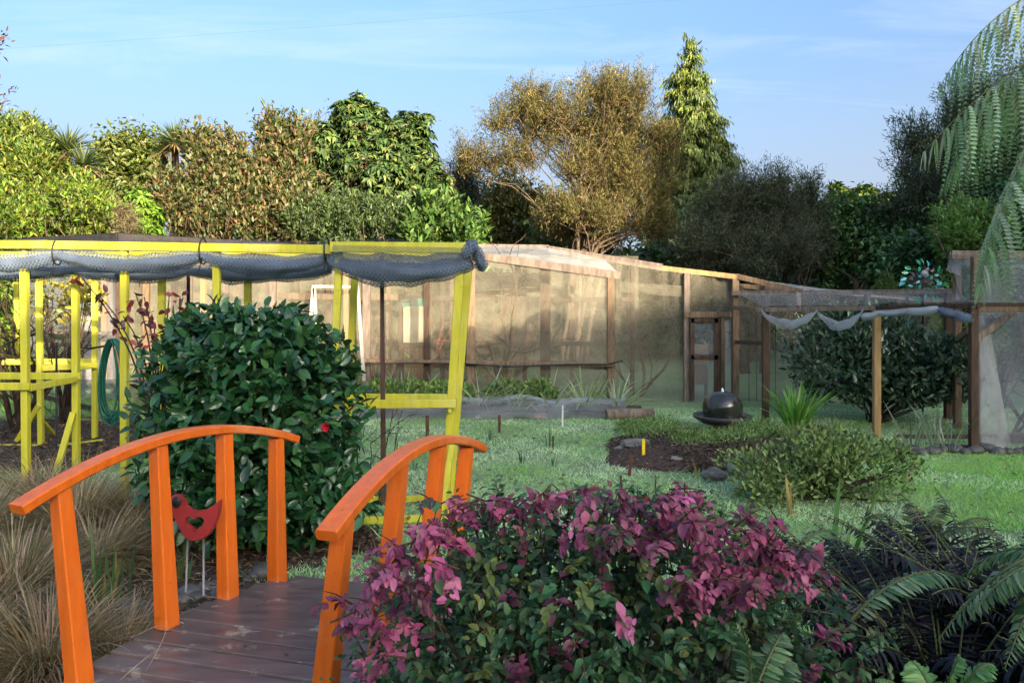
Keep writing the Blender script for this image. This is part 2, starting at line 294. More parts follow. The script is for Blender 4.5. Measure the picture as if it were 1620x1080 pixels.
def blob(name, mat, c, rx, ry, h, seed=0, n=40, rings=9, rough=.02, edge=.18):
    V = [(c[0], c[1], h)]; F = []
    for j in range(1, rings + 1):
        q = j / rings
        for k in range(n):
            a = 2 * math.pi * k / n; e = 1 + edge * math.sin(2 * a + seed) + edge * .6 * math.sin(3 * a + 2.1 * seed) + edge * .35 * math.sin(7 * a + seed)
            V.append((c[0] + rx * q * e * math.cos(a), c[1] + ry * q * e * math.sin(a), h * (1 - q ** 2.2) + (.006 if j < rings else -.03) + rough * (rs.random() - .5) * (j < rings)))
    for k in range(n): F.append((0, 1 + k, 1 + (k + 1) % n))
    for j in range(rings - 1):
        for k in range(n): a = 1 + j * n; F.append((a + k, a + n + k, a + n + (k + 1) % n, a + (k + 1) % n))
    return struct(obj(name, V, F, mat, smooth=True))
blob('mulch_bed', M['mulch'], (2.2, 9.1), 1.12, 1.3, .13, 1.)
blob('garden_soil', M['soil'], (-6.6, 9.6), 2.9, 2.0, .03, 2.2, edge=.12)
blob('creek_bank', M['soil'], (-2.7, 3.7), 1.5, 1.9, .035, .4)
blob('shrub_bed', M['mulch'], (1.3, 2.4), 2.6, 1.9, .06, 1.7)
blob('camellia_bed', M['mulch'], (-1.85, 5.75), .95, .6, .05, 3.)
# ------------------------------------------------------------------ unseen hill added behind the camera, shaped to keep sun off the garden floor
sh_, ph_ = np.array([math.sin(SUN_AZ), math.cos(SUN_AZ)]), np.array([-math.cos(SUN_AZ), math.sin(SUN_AZ)])     # towards the sun, and across
rsx = np.linspace(-160, 160, 161); rtop = 20.6 + .35 * np.sin(rsx * .31) + .2 * np.sin(rsx * .83 + 1) + np.clip((rsx - 8) * .35, 0, 3.2)
RV = []
for dd, hh in ((38, 0), (44, .22), (50, .55), (56, .85), (60, 1.), (66, .93), (80, .6), (110, -.05)):
    for s, h in zip(rsx, rtop): q = sh_ * dd + ph_ * s; RV.append((q[0], q[1], h * hh - (1 if hh <= 0 else 0) + (.5 * math.sin(s * .2 + dd) if 0 < hh < 1 else 0)))
RF = np.array([[j * 161 + i, j * 161 + i + 1, (j + 1) * 161 + i + 1, (j + 1) * 161 + i] for j in range(7) for i in range(160)])
struct(obj('sun_block_ridge', RV, RF, M['lawn'], smooth=True))
def boxv(a, b):
    x0, y0, z0 = a; x1, y1, z1 = b
    return [(x0, y0, z0), (x1, y0, z0), (x1, y1, z0), (x0, y1, z0), (x0, y0, z1), (x1, y0, z1), (x1, y1, z1), (x0, y1, z1)], [(0, 3, 2, 1), (4, 5, 6, 7), (0, 1, 5, 4), (1, 2, 6, 5), (2, 3, 7, 6), (3, 0, 4, 7)]
# ------------------------------------------------------------------ trees
def limbs_vf(base, targets, r0, stems=1, fork=.45, wob=.12, n=7):
    mb = MB(); base = np.asarray(base, float); top = np.mean(targets, 0); nodes = []
    hgt = top[2] - base[2]
    for s in range(stems):
        b = base + (np.array([rs.normal() * .22, rs.normal() * .22, 0]) if stems > 1 else 0)
        tp = top + np.array([rs.normal() * .55, rs.normal() * .4, 0]) * (stems > 1); tp[2] = base[2] + hgt * (1.02 if stems > 1 else 1.1)
        P = curve3(b, (b + tp) / 2 + np.array([rs.normal() * wob * 2, rs.normal() * wob, 0]), tp, 9); P[1:-1] += rs.normal(size=(7, 3)) * wob * .3
        R = np.linspace(r0, r0 * .28, 9) * (1 if stems == 1 else .6); mb.add(*tube_vf(P, R, n)); nodes.append((P, R))
    for t in targets:
        P, R = nodes[rs.integers(len(nodes))]; dz = (t[2] - base[2]) / max(hgt, .1)
        i = int(np.clip((dz * fork + .12 + .15 * rs.random()) * 9, 1, 7)); a = P[i]; L = np.linalg.norm(t - a)
        mid = (a + t) / 2 + np.array([0, 0, .12 * L]) + rs.normal(size=3) * wob * .6; Q = curve3(a, mid, t, 6); Q[1:-1] += rs.normal(size=(4, 3)) * .03 * L
        mb.add(*tube_vf(Q, np.linspace(R[i] * .62, .008, 6), 5, False))
    return mb
def crown(lobes, mode, ncl, per, ll, lw, cols, spread=.3, surf=2.2, kind='quad', jit=.2, twig=None, droop=.25, p=None, zmin=None, cjit=.22):
    C, O = in_lobes(lobes, ncl, surf)
    if zmin is not None: k = C[:, 2] > zmin; C, O = C[k], O[k]; ncl = len(C)
    n = ncl * per; c = np.repeat(C, per, 0); o = np.repeat(O, per, 0); up = np.array([0, 0, 1.])
    cj = np.repeat(1 + cjit * rs.normal(size=(ncl, 1)), per, 0); tint = np.clip(palette(cols, n, jit, p=p) * cj, .004, 1); S = ll * (.65 + .7 * rs.random(n)); parts = []
    if mode == 'ball':
        P = c + rs.normal(size=(n, 3)) * spread; D = o * .6 + rdir(n) * .9 - up * droop; N = o * .5 + up * .7 + rdir(n) * .5
    elif mode in ('spray', 'shoot'):
        A = nrm(O * (.55 if mode == 'spray' else .25) + up * (.5 if mode == 'spray' else .9) + rdir(ncl) * .4); a = np.repeat(A, per, 0); u = rs.random((n, 1))
        P = c + a * (u - .5) * spread * 2.4 + rs.normal(size=(n, 3)) * spread * .16; D = a * .9 + rdir(n) * .75; N = up + rdir(n) * .8
        if twig is not None:
            q = leaf_t('tri', .03, 0, 0); parts.append(scatter(q, C - A * spread * 1.3, A, rdir(ncl), spread * 2.4, np.tile(twig, (ncl, 1))))
    elif mode == 'droop':
        A = nrm(O * [1, 1, .1] + up * -.35 + rdir(ncl) * .25); a = np.repeat(A, per, 0); u = rs.random((n, 1))
        P = c + a * (u - .6) * spread * 2.2 + rs.normal(size=(n, 3)) * spread * .15; D = -up * .75 + a * .6 + rdir(n) * .35; N = o + rdir(n) * .5
    else:                                             # rosette
        A = nrm(O * .7 + up * .6 + rdir(ncl) * .3); a = np.repeat(A, per, 0); d = rdir(n); d = nrm(d - (d * a).sum(1, keepdims=True) * a)
        P = c + d * ll * .08; D = d + a * .25 - up * droop; N = a + up * .3
    parts.append(scatter(leaf_t(kind, lw, .2, .12 if mode != 'rosette' else .2), P, D, N, S, tint)); return join(parts)
def lumpy(lobes, k=5, f=.42, sh=.84):                  # boughs: smaller lobes standing out of each crown mass
    out = [(c, r * sh) for c, r in lobes]
    for c, r in lobes:
        for d in rdir(k):
            out.append((c + d * r * .82, r * f * (.7 + .6 * rs.random())))
    return out
def tree(name, label, cat, base, lobes, cr, bark='bark', r0=.14, stems=1, nl=22, mat='leaf', group=None, extra=None):
    base = np.asarray(base, float); t = thing(name, label, cat, base, group)
    if cat == 'shrub': lobes = list(lobes) + [(np.array([c[0], c[1], c[2] * .45]), np.array([r_[0], r_[1], c[2] * .45])) for c, r_ in lobes]; cr = dict(cr, ncl=int(cr['ncl'] * 1.7))
    lobes = lumpy(lobes)
    tg, _ = in_lobes(lobes, nl, 1.2)
    limbs_vf(base, tg, r0, stems).build('trunk', M[bark], t, smooth=True)
    Vc, Fc, Tc = crown(lobes, **cr); obj('crown', Vc, Fc, M[mat], t, tint=Tc)
    if extra: e = crown(lobes, **extra[1]); obj(extra[0], e[0], e[1], M[mat], t, tint=e[2])
    return t
def lobe(px, py, Y, rpx, rpy, ry=None, dy=0):         # an ellipsoid of crown seen at a pixel
    c = W(px, py, Y); c[1] += dy; return c, np.array([rpx * Y / 1250, ry or rpx * Y / 1250 * .8, rpy * Y / 1250])
YG = [(.16, .21, .025), (.11, .17, .03), (.22, .24, .04), (.07, .12, .03)]
MID = [(.05, .10, .025), (.08, .13, .03), (.035, .07, .025), (.11, .15, .035)]
OLIVE = [(.155, .15, .045), (.21, .175, .065), (.105, .115, .04), (.25, .195, .085)]
DARK = [(.035, .060, .035), (.05, .075, .04), (.028, .045, .03), (.065, .085, .045)]
BRONZE = [(.15, .13, .05), (.22, .14, .07), (.08, .11, .03), (.12, .14, .045), (.05, .075, .025)]
LIME = [(.14, .26, .025), (.18, .29, .04), (.10, .19, .025)]
tree('lance_leaf_tree', 'yellow-green lance-leaved evergreen beside the twin cabbage tree heads', 'tree', G(40, 600), [lobe(20, 255, 17, 70, 70), lobe(75, 300, 17, 55, 80), lobe(-40, 290, 17, 70, 90)],
     dict(mode='shoot', ncl=2400, per=22, ll=.14, lw=.3, cols=YG, spread=.22, twig=(.12, .09, .05)), nl=30)
tree('leafy_shrub', 'bushy pale yellow-green shrub in front of the cabbage trees', 'shrub', G(150, 620), [lobe(135, 330, 16, 62, 48), lobe(60, 355, 16, 70, 40), lobe(170, 360, 16, 40, 40), lobe(20, 340, 16, 50, 55)],
     dict(mode='shoot', ncl=1500, per=20, ll=.12, lw=.34, cols=YG + LIME[:1], spread=.17, twig=(.12, .09, .05)), r0=.08, nl=26)
def cabbage(label, heads, Y, base):
    t = thing('cabbage_tree', label, 'tree', base); tg = [W(x, y, Y + dy) for x, y, r, dy in heads]; mb = MB()
    for h in tg: mb.add(*tube_vf(curve3(base, (np.asarray(base) * [1, 1, 0] + h * [0, 0, .6]), h, 8), np.linspace(.14, .09, 8), 8))
    mb.build('trunk', M['bark'], t, smooth=True)
    for h, (x, y, r, dy) in zip(tg, heads):
        n = 190; d = rdir(n); d[:, 2] = np.abs(d[:, 2]) * .9 + .05 - .75 * (rs.random(n) < .33); L = r * Y / 1250 * (.8 + .35 * rs.random(n))
        tint = palette([(.10, .14, .045), (.15, .18, .06), (.07, .10, .04)], n); dead = d[:, 2] < -.3; tint[dead] = palette([(.26, .17, .08), (.2, .13, .07)], dead.sum())
        v, f, c = scatter(leaf_t('blade', .075, 0, .14), h + nrm(d) * .05, d, np.array([0, 0, 1.]) + rdir(n) * .4, L, tint); obj('leaf_head', v, f, M['leaf'], t, tint=c)
cabbage('cabbage tree with spiky heads among yellow-green shrubs', [(107, 238, 42, 0), (132, 262, 40, -.5), (62, 262, 40, .3)], 17, G(105, 590))
cabbage('cabbage tree with spiky heads behind the bronze-leaved tree', [(276, 226, 36, 0), (312, 240, 34, .5), (258, 240, 26, .2)], 21, G(285, 560))
tree('round_tree', 'rounded olive-green tree standing beyond the lime-green shrub', 'tree', G(205, 545), [lobe(210, 262, 27, 42, 48), lobe(180, 285, 27, 28, 38), lobe(235, 290, 27, 30, 40)], dict(mode='ball', ncl=700, per=26, ll=.22, lw=.45, cols=[(.12, .15, .03), (.09, .12, .03), (.16, .18, .04)], spread=.3), nl=18)
tree('lime_shrub', 'bright lime-green shrub behind the black-roofed net house', 'shrub', G(215, 610), [lobe(212, 328, 16.5, 36, 36), lobe(235, 345, 16.5, 25, 35)], dict(mode='rosette', ncl=520, per=9, ll=.16, lw=.42, cols=LIME, spread=.1), r0=.06, nl=12)
tree('dry_shrub', 'small dry beige feathery shrub beside the lime-green shrub', 'shrub', G(195, 620), [lobe(198, 352, 15.8, 20, 26)], dict(mode='spray', ncl=220, per=30, ll=.07, lw=.2, cols=[(.27, .22, .13), (.2, .17, .09)], spread=.16), r0=.04, nl=10, mat='matte')
tree('bronze_leaf_tree', 'bronze and olive leaved tree with upright shoots', 'tree', G(370, 600), [lobe(350, 280, 17, 60, 85), lobe(300, 330, 17, 55, 55), lobe(440, 285, 17, 52, 90), lobe(400, 345, 17, 90, 50), lobe(462, 340, 16.6, 32, 60)],
     dict(mode='shoot', ncl=2600, per=19, ll=.13, lw=.42, cols=BRONZE, spread=.26, twig=(.13, .08, .05), surf=1.8), nl=40)
tree('slender_tree', 'thin pale yellow-green tree between the bronze-leaved and palmate trees', 'tree', G(495, 550), [lobe(492, 235, 25, 18, 50), lobe(505, 260, 25, 22, 40)], dict(mode='spray', ncl=260, per=40, ll=.12, lw=.25, cols=[(.17, .19, .05), (.22, .22, .06)], spread=.35), nl=10, r0=.1)
tree('palmate_tree', 'tall rounded tree with glossy palmate leaves and dusky flower heads', 'tree', G(610, 580), [lobe(575, 235, 19, 70, 78), lobe(640, 240, 19, 62, 65), lobe(610, 310, 19, 105, 62), lobe(545, 290, 19, 48, 75), lobe(672, 305, 19, 45, 70), lobe(560, 180, 19, 42, 32), lobe(648, 200, 19, 36, 30)],
     dict(mode='rosette', ncl=4600, per=9, ll=.19, lw=.34, cols=[(.055, .105, .028), (.085, .14, .035), (.04, .075, .028), (.14, .17, .045)], droop=.35, surf=2.), r0=.16, stems=3, nl=45, mat='satin',
     extra=('flower_heads', dict(mode='ball', ncl=60, per=60, ll=.07, lw=.5, cols=[(.20, .09, .07), (.26, .13, .09), (.14, .08, .06)], spread=.13, surf=6.)))
tree('dark_shrub', 'dense dark green shrub under the palmate tree', 'shrub', G(560, 610), [lobe(560, 350, 16.5, 75, 42), lobe(500, 350, 16.5, 50, 38), lobe(640, 360, 16.5, 50, 35)], dict(mode='shoot', ncl=1100, per=20, ll=.11, lw=.3, cols=[(.07, .11, .035), (.11, .15, .05), (.05, .08, .03)], spread=.16), r0=.07, nl=20)
tree('laurel_shrub', 'bright green glossy shrub to one side of the palmate tree', 'shrub', G(705, 610), [lobe(690, 345, 16, 48, 36), lobe(740, 362, 16, 38, 28), lobe(660, 365, 16, 35, 28)], dict(mode='shoot', ncl=700, per=16, ll=.17, lw=.42, cols=[(.07, .14, .03), (.11, .18, .035), (.045, .09, .028)], spread=.2), r0=.06, nl=16, mat='satin')
tree('grey_feathery_tree', 'small grey-green feathery tree in the gap beside the golden shrub', 'tree', G(735, 560), [lobe(735, 285, 23, 22, 40)], dict(mode='spray', ncl=240, per=40, ll=.11, lw=.16, cols=[(.10, .11, .07), (.07, .08, .05)], spread=.4), nl=12, r0=.06)
tree('golden_shrub', 'golden-olive bushy tree behind the thin manuka stems', 'tree', G(800, 560), [lobe(795, 330, 25, 55, 45), lobe(835, 350, 25, 55, 50), lobe(765, 360, 25, 30, 40)], dict(mode='ball', ncl=800, per=30, ll=.16, lw=.35, cols=[(.17, .16, .035), (.12, .12, .03), (.22, .20, .06)], spread=.28), nl=20)
tree('manuka_tree', 'tall airy golden manuka with many thin bare stems', 'tree', G(905, 580), [lobe(845, 200, 20, 80, 62), lobe(930, 185, 20, 80, 60), lobe(1000, 200, 20, 66, 66), lobe(1030, 275, 20, 55, 80), lobe(960, 265, 20, 75, 65), lobe(775, 255, 20, 50, 36), lobe(830, 160, 20, 35, 25), lobe(975, 345, 20, 100, 45), lobe(880, 350, 20, 45, 35)],
     dict(mode='spray', ncl=2800, per=44, ll=.095, lw=.17, cols=OLIVE, spread=.30, twig=(.16, .10, .06), surf=1.5, cjit=.25), bark='bark', r0=.11, stems=9, nl=130, mat='matte')
cz = lambda a, b: [lobe(1092, y, 25, 10 + (y - 65) * .30, 20 + (y - 65) * .10) for y in range(a, b, 22)]
tree('conifer', 'tall pointed conifer with drooping yellow-green sprays', 'tree', G(1092, 550), cz(85, 330), dict(mode='droop', ncl=2300, per=30, ll=.17, lw=.24, cols=[(.10, .15, .025), (.14, .18, .03), (.06, .10, .025), (.18, .20, .04)], spread=.3, surf=1.6), r0=.2, nl=40, bark='darkbark')
tree('dark_manuka_tree', 'dark feathery manuka beside the tall conifer, flat-topped', 'tree', G(1190, 590), [lobe(1205, 300, 19, 48, 32), lobe(1160, 345, 19, 65, 45), lobe(1130, 385, 18.5, 60, 40), lobe(1230, 350, 19, 60, 50), lobe(1200, 400, 18.5, 80, 35)],
     dict(mode='spray', ncl=1500, per=42, ll=.10, lw=.16, cols=[(.10, .12, .075), (.075, .09, .06), (.14, .15, .095)], spread=.32, twig=(.05, .035, .03), surf=1.3), bark='darkbark', r0=.1, stems=4, nl=60, mat='matte')
tree('dark_manuka_tree', 'dark feathery manuka leaning beside the leafy green tree', 'tree', G(1275, 590), [lobe(1280, 335, 20, 35, 45), lobe(1262, 385, 20, 50, 45)], dict(mode='spray', ncl=520, per=40, ll=.11, lw=.17, cols=[(.10, .125, .075), (.085, .10, .06)], spread=.32, twig=(.05, .035, .03), surf=1.3), bark='darkbark', r0=.08, stems=3, nl=25, mat='matte')
tree('far_sunlit_tree', 'distant sunlit yellow-green tree in the gap beneath the open sky', 'tree', G(1350, 530), [lobe(1330, 312, 36, 22, 24), lobe(1365, 315, 36, 28, 28), lobe(1395, 330, 36, 25, 28)], dict(mode='rosette', ncl=500, per=12, ll=.32, lw=.4, cols=YG, spread=.3), nl=15)
tree('leafy_green_tree', 'mid-green broadleaf tree between the dark manukas and the big dark tree', 'tree', G(1350, 585), [lobe(1345, 350, 21, 48, 38), lobe(1375, 385, 21, 55, 45), lobe(1325, 400, 21, 50, 45), lobe(1400, 420, 20, 40, 40)], dict(mode='ball', ncl=900, per=22, ll=.16, lw=.5, cols=[(.07, .16, .045), (.11, .2, .055), (.05, .10, .035)], spread=.25), nl=24)
tree('dark_evergreen_tree', 'huge dark feathery evergreen behind the tall net cage', 'tree', G(1560, 590), [lobe(1570, 225, 20, 85, 95), lobe(1490, 275, 20, 85, 85), lobe(1650, 200, 20, 90, 120), lobe(1445, 340, 20, 62, 70), lobe(1535, 200, 20, 45, 60), lobe(1540, 350, 20, 110, 85), lobe(1640, 360, 20, 80, 80), lobe(1470, 400, 20, 60, 40), lobe(1590, 420, 20, 80, 45)],
     dict(mode='spray', ncl=4600, per=34, ll=.13, lw=.17, cols=[(.085, .12, .075), (.12, .155, .09), (.06, .085, .058)], spread=.38, twig=(.05, .035, .03), surf=1.8), bark='darkbark', r0=.22, stems=2, nl=60, mat='matte')
tree('soft_green_shrub', 'soft light green rounded shrub above the tall net cage', 'shrub', G(1530, 620), [lobe(1515, 350, 15.5, 40, 36), lobe(1560, 345, 15.5, 34, 32), lobe(1540, 375, 15.5, 48, 25)], dict(mode='spray', ncl=800, per=30, ll=.10, lw=.28, cols=[(.2, .34, .08), (.25, .38, .11), (.14, .23, .06)], spread=.15), r0=.06, nl=20)
tree('broadleaf_bush', 'deep green broadleaf bush under the big dark evergreen', 'shrub', G(1590, 605), [lobe(1590, 320, 18, 45, 38), lobe(1450, 420, 17, 55, 45), lobe(1610, 400, 16.5, 50, 50)], dict(mode='ball', ncl=700, per=20, ll=.15, lw=.5, cols=[(.05, .12, .045), (.075, .15, .05), (.035, .08, .035)], spread=.22), nl=18, mat='satin')
tree('young_conifer', 'young light green conifer peeping over the low brown frame', 'tree', G(1405, 605), [lobe(1405, 455, 16, 16, 18), lobe(1500, 440, 16, 22, 22), lobe(1455, 465, 16, 30, 18)], dict(mode='shoot', ncl=200, per=24, ll=.10, lw=.22, cols=[(.13, .2, .04), (.10, .16, .04)], spread=.14), r0=.04, nl=8)
tree('copper_tree', 'copper-red leaved tree reaching in at the edge of the sky', 'tree', (-7.6, 9.5, 0), [(np.array([-6.55, 9.5, 4.78]), np.array([.45, .4, .15])), (np.array([-6.5, 9.5, 4.1]), np.array([.5, .4, .26])), (np.array([-6.95, 9.5, 3.45]), np.array([.6, .4, .15])), (np.array([-8.1, 9.6, 4.2]), np.array([.7, .7, .9]))],
     dict(mode='spray', ncl=420, per=16, ll=.075, lw=.32, cols=[(.16, .06, .045), (.22, .09, .06), (.11, .06, .04)], spread=.17, twig=(.06, .04, .03), surf=1.3), bark='darkbark', r0=.09, nl=26)
# tall trees added out of view, placed to block sun from the right-hand trees
for k, (x, y, h) in enumerate([(13.2, 6.5, 10.5), (16.2, 7.6, 12.5), (19.6, 8.5, 13.), (15., 3., 11.5)]):
    tree('sun_block_tree', ['tall added sun-blocking tree nearest the net cage', 'tall added sun-blocking tree, second along the row', 'tallest added sun-blocking tree at the end of the row', 'added sun-blocking tree standing in front of the row'][k], 'tree', (x, y, 0),
         [(np.array([x, y, h * .3]), np.array([1.9, 1.7, h * .22])), (np.array([x, y, h * .6]), np.array([2.1, 1.9, h * .25])), (np.array([x, y, h * .84]), np.array([1.4, 1.4, h * .17]))], dict(mode='ball', ncl=900, per=22, ll=.3, lw=.45, cols=DARK, spread=.35, surf=1.2), r0=.25, nl=24, group='added sun-blocking trees')
# undergrowth that fills in beneath and behind the trees
V1 = []
for (a, b, Y, zt, cols) in ((-100, 520, 30, 2.9, MID), (480, 1150, 31, 4.3, MID), (1080, 1760, 27, 3.2, DARK + MID[:1]), (860, 1180, 23.5, 3.1, MID), (480, 800, 24, 3.2, MID)):
    n = 700; x = rs.uniform(a, b, n); C = np.stack([(x - 810) / 1250 * Y, Y + rs.normal(size=n) * 1.2, rs.random(n) ** .7 * zt * (1 + .25 * np.sin(x * .03))], 1); per = 34
    c = np.repeat(C, per, 0) + rs.normal(size=(n * per, 3)) * .35; m = len(c); V1.append(scatter(leaf_t('quad', .45, .2, .1), c, rdir(m) + [0, 0, .2], np.array([0, -.4, .8]) + rdir(m) * .6, .26 * (.6 + .8 * rs.random(m)), palette(cols, m, .25)))
v, f, c = join(V1); stuff(obj('undergrowth', v, f, M['leaf'], tint=c), 'dense green undergrowth beneath and behind the garden trees', 'undergrowth')
tag(tube('power_line', curve3((-45, 60, 20.0), (-20, 59, 21.2), (40, 58, 25.5), 24), .004, M['black'], n=4), 'single thin power line crossing the sky', 'cable')
# ------------------------------------------------------------------ orange garden bridge
e = .85; ZR = EYE - e
AL, BL = np.array([-2.01, 3.22, ZR]), np.array([-1.315, 4.76, ZR]); AR, BR = np.array([-.67, 2.89, ZR]), np.array([-.185, 4.46, ZR])
def arc(t, sag=.165): return sag * (1 - (2 * t - 1) ** 2)
br = thing('garden_bridge', 'small arched garden bridge with orange handrails and brown plank deck', 'bridge', (-1.05, 3.85, 0))
def deckz(t): return .085 + .10 * (1 - (2 * t - 1) ** 2)
def mdeck():
    m, n, l, b = newmat('deck_stain'); v = stretch(n, l, (1.2, 6, 1)); t = nz_node(n, l, 3, 6, v); r = ramp(n, l, t.outputs['Fac'], [(.3, (.105, .072, .064)), (.7, (.18, .13, .118))])
    g = n.new('ShaderNodeNewGeometry'); t2 = nz_node(n, l, 6.5, 7, g.outputs['Position'], .7); k = ramp(n, l, t2.outputs['Fac'], [(.585, (0, 0, 0)), (.62, (1, 1, 1))])
    t3 = nz_node(n, l, 1.6, 2, g.outputs['Position']); k2 = ramp(n, l, t3.outputs['Fac'], [(.42, (0, 0, 0)), (.56, (.8, .8, .8))]); ml = n.new('ShaderNodeMath'); ml.operation = 'MULTIPLY'; l.new(k.outputs[0], ml.inputs[0]); l.new(k2.outputs[0], ml.inputs[1])
    mx = n.new('ShaderNodeMix'); mx.data_type = 'RGBA'; l.new(ml.outputs[0], mx.inputs['Factor']); l.new(rnd_mix(n, l, r.outputs[0], .15), mx.inputs['A']); mx.inputs['B'].default_value = (.34, .29, .22, 1); l.new(mx.outputs['Result'], b.inputs['Base Color'])
    rr = n.new('ShaderNodeMapRange'); rr.inputs['To Min'].default_value = .18; rr.inputs['To Max'].default_value = .5; l.new(t.outputs['Fac'], rr.inputs['Value']); l.new(rr.outputs[0], b.inputs['Roughness']); t4 = nz_node(n, l, 30, 3, v); bump(n, l, t4.outputs['Fac'], b, .12, .003); return m
M['deck'] = mdeck()
NP = 19; ts = np.linspace(-.32, 1.03, NP + 1)
def dl(t): return AL + (BL - AL) * t + [.05, 0, 0]
def dr(t): return AR + (BR - AR) * t - [.05, 0, 0]
for i in range(NP):
    t = (ts[i] + ts[i + 1]) / 2; a = dl(t); b = dr(t); a = a + nrm(a - b) * .06; b = b + nrm(b - a) * .06; a[2] = b[2] = deckz(t) - .014 + rs.normal() * .0012
    wd = np.linalg.norm((dl(ts[i + 1]) - dl(ts[i]))[:2]) * .998 * .97; beam('plank', a, b, wd, .028, M['deck'], br, ch=.004)
for f_, sgn in ((dl, 1), (dr, -1)):
    P = [f_(t) * [1, 1, 0] + [sgn * .03, 0, deckz(t) - .085] for t in np.linspace(-.3, 1.02, 14)]; mb = MB()
    for p, q in zip(P[:-1], P[1:]): mb.add(*beam_vf(p, q, .05, .11, ch=.003))
    mb.build('bearer', M['darkwood'], br)
def handrail(A, B, t0, t1):
    ts_ = np.linspace(t0, t1, 26); P = np.array([A + (B - A) * t + [0, 0, arc(t) - .022] for t in ts_]); T = np.gradient(P, axis=0); V = []
    for p, t in zip(P, T):
        d, s, u = frame_of(t)
        a, b, c = .045, .022, .006
        V += [p + s * x + u * y for x, y in ((a - c, -b), (a, -b + c), (a, b - c), (a - c, b), (-a + c, b), (-a, b - c), (-a, -b + c), (-a + c, -b))]
    F = [(i * 8 + k, i * 8 + (k + 1) % 8, i * 8 + 8 + (k + 1) % 8, i * 8 + 8 + k) for i in range(25) for k in range(8)] + [tuple(range(7, -1, -1)), tuple(range(200, 208))]
    obj('handrail', V, F, M['orange'], br)
handrail(AL, BL, -.005, 1.0); handrail(AR, BR, -.01, 1.0)
for A, B, tt, off in ((AL, BL, (.107, .41, .667, .909), (.085, .045, .02, .005)), (AR, BR, (.065, .365, .637, .876), (-.09, -.09, -.085, -.08))):
    d = nrm((B - A) * [1, 1, 0])
    for t, o in zip(tt, off):
        top = A + (B - A) * t + [0, 0, arc(t) - .046]; bot = top + [o, 0, 0]; bot[2] = deckz(t)
        beam('post', bot, top, .085, .085, M['orange'], br, up=d, ch=.005, w1=.066, h1=.066)
# ------------------------------------------------------------------ yellow timber frames
yf = thing('berry_cage', 'long yellow timber frame draped with rolled grey bird netting', 'garden frame', (-2.6, 6.7, 0))
def yr(X): return 6.4 + .13 * (-.45 - X)              # front row of posts, slightly skew
def fr(px):                                           # front-row point at a pixel column
    Y = 6.6
    for _ in range(6): Y = yr((px - 810) / 1250 * Y)
    return np.array([(px - 810) / 1250 * Y, Y, 0.])
def ypost(p, ztop, lean=(0, 0), w=.058, parent=yf, h=.058): beam('post', p, p + np.array([lean[0], lean[1], ztop]), w, h, M['yellow'], parent, up=(0, 1, 0))
ypost(fr(42), 2.17, (-.02, 0)); ypost(fr(197), 2.17, (.0, 0)); ypost(fr(343), 2.17); ypost(fr(520), 2.16, (.09, 0))
bk = lambda px: np.array([(px - 810) / 1250 * (fr(px)[1] + .62), fr(px)[1] + .62, 0.])
for px, ln in ((121, -.01), (256, 0), (392, 0), (545, .1)): ypost(bk(px), 2.12, (ln, 0))
zb = 2.205
def ybeam(name, p, q, w=.045, h=.072, parent=yf): return beam(name, p, q, w, h, M['yellow'], parent)
ybeam('beam', fr(-60) + [0, -.03, zb + .03], fr(80) + [.0, -.03, zb + .022]); ybeam('beam', fr(80) + [0.004, -.03, zb + .02], fr(528) + [0, -.03, zb - .04]); ybeam('beam', fr(526) + [0, -.06, zb - .02], fr(738) + [0, -.06, zb - .035], h=.085)
ybeam('beam', bk(-60) + [0, .03, zb - .03], bk(540) + [0, .03, zb - .06]); ybeam('beam', bk(535) + [0, .09, zb - .05], bk(735) + [0, .07, zb - .065], h=.085)
for px in (42, 197, 343, 528, 730): ybeam('cross_beam', fr(px) + [0, .0, zb - .1], bk(px) + [0, .0, zb - .1], .045, .06)
# leaning end posts of the right bay
g0 = G(703, 812); g1 = G(700, 790); beam('post', g0, W(728, 420, 6.42), .07, .05, M['yellow'], yf, up=(0, 1, 0)); beam('post', g1 + [.06, 0, 0], W(742, 415, 7.02), .07, .05, M['yellow'], yf, up=(0, 1, 0))
beam('brace', G(695, 820), W(716, 700, 6.45), .055, .03, M['yellow'], yf, up=(0, 1, 0))
ybeam('rail', W(455, 640, 6.5), W(722, 638, 6.36), h=.065); ybeam('rail', W(470, 628, 7.1), W(712, 629, 7.0), h=.065); ybeam('rail', W(712, 646, 6.36), W(722, 634, 7.05), .03, .065)
ybeam('ground_board', G(440, 828, .03), G(708, 818, .03), h=.05); ybeam('ground_board', G(450, 793, .03), G(705, 787, .03), h=.05)
q1 = fr(42); q2 = bk(121)
ybeam('rail', W(-60, 611, q1[1] - .05), W(48, 611, q1[1] - .05), .03, .065); ybeam('rail', W(-60, 594, q2[1] - .05), W(128, 595, q2[1] - .05), .03, .065); ybeam('rail', W(48, 613, q1[1] - .05), W(122, 599, q2[1] - .05), .03, .06)
beam('brace', W(87, 752, q2[1] - .25), W(116, 652, q2[1] - .07), .055, .03, M['yellow'], yf, up=(0, 1, 0))
yb = thing('berry_cage', 'smaller yellow timber frame standing over leaf litter behind the long one', 'garden frame', (-5.6, 9.6, 0))
for px, Y in ((65, 9.3), (150, 9.75), (-30, 9.5), (30, 10.3)): ypost(np.array([(px - 810) / 1250 * Y, Y, 0]), 2.12, (.0 if px > 100 else -.03, 0), parent=yb)
ybeam('rail', W(-50, 573, 9.5), W(152, 571, 10.2), .03, .07, yb); ybeam('rail', W(66, 582, 9.27), W(154, 578, 9.7), .03, .07, yb); ybeam('beam', W(-60, 402, 9.4), W(166, 404, 9.75), parent=yb)
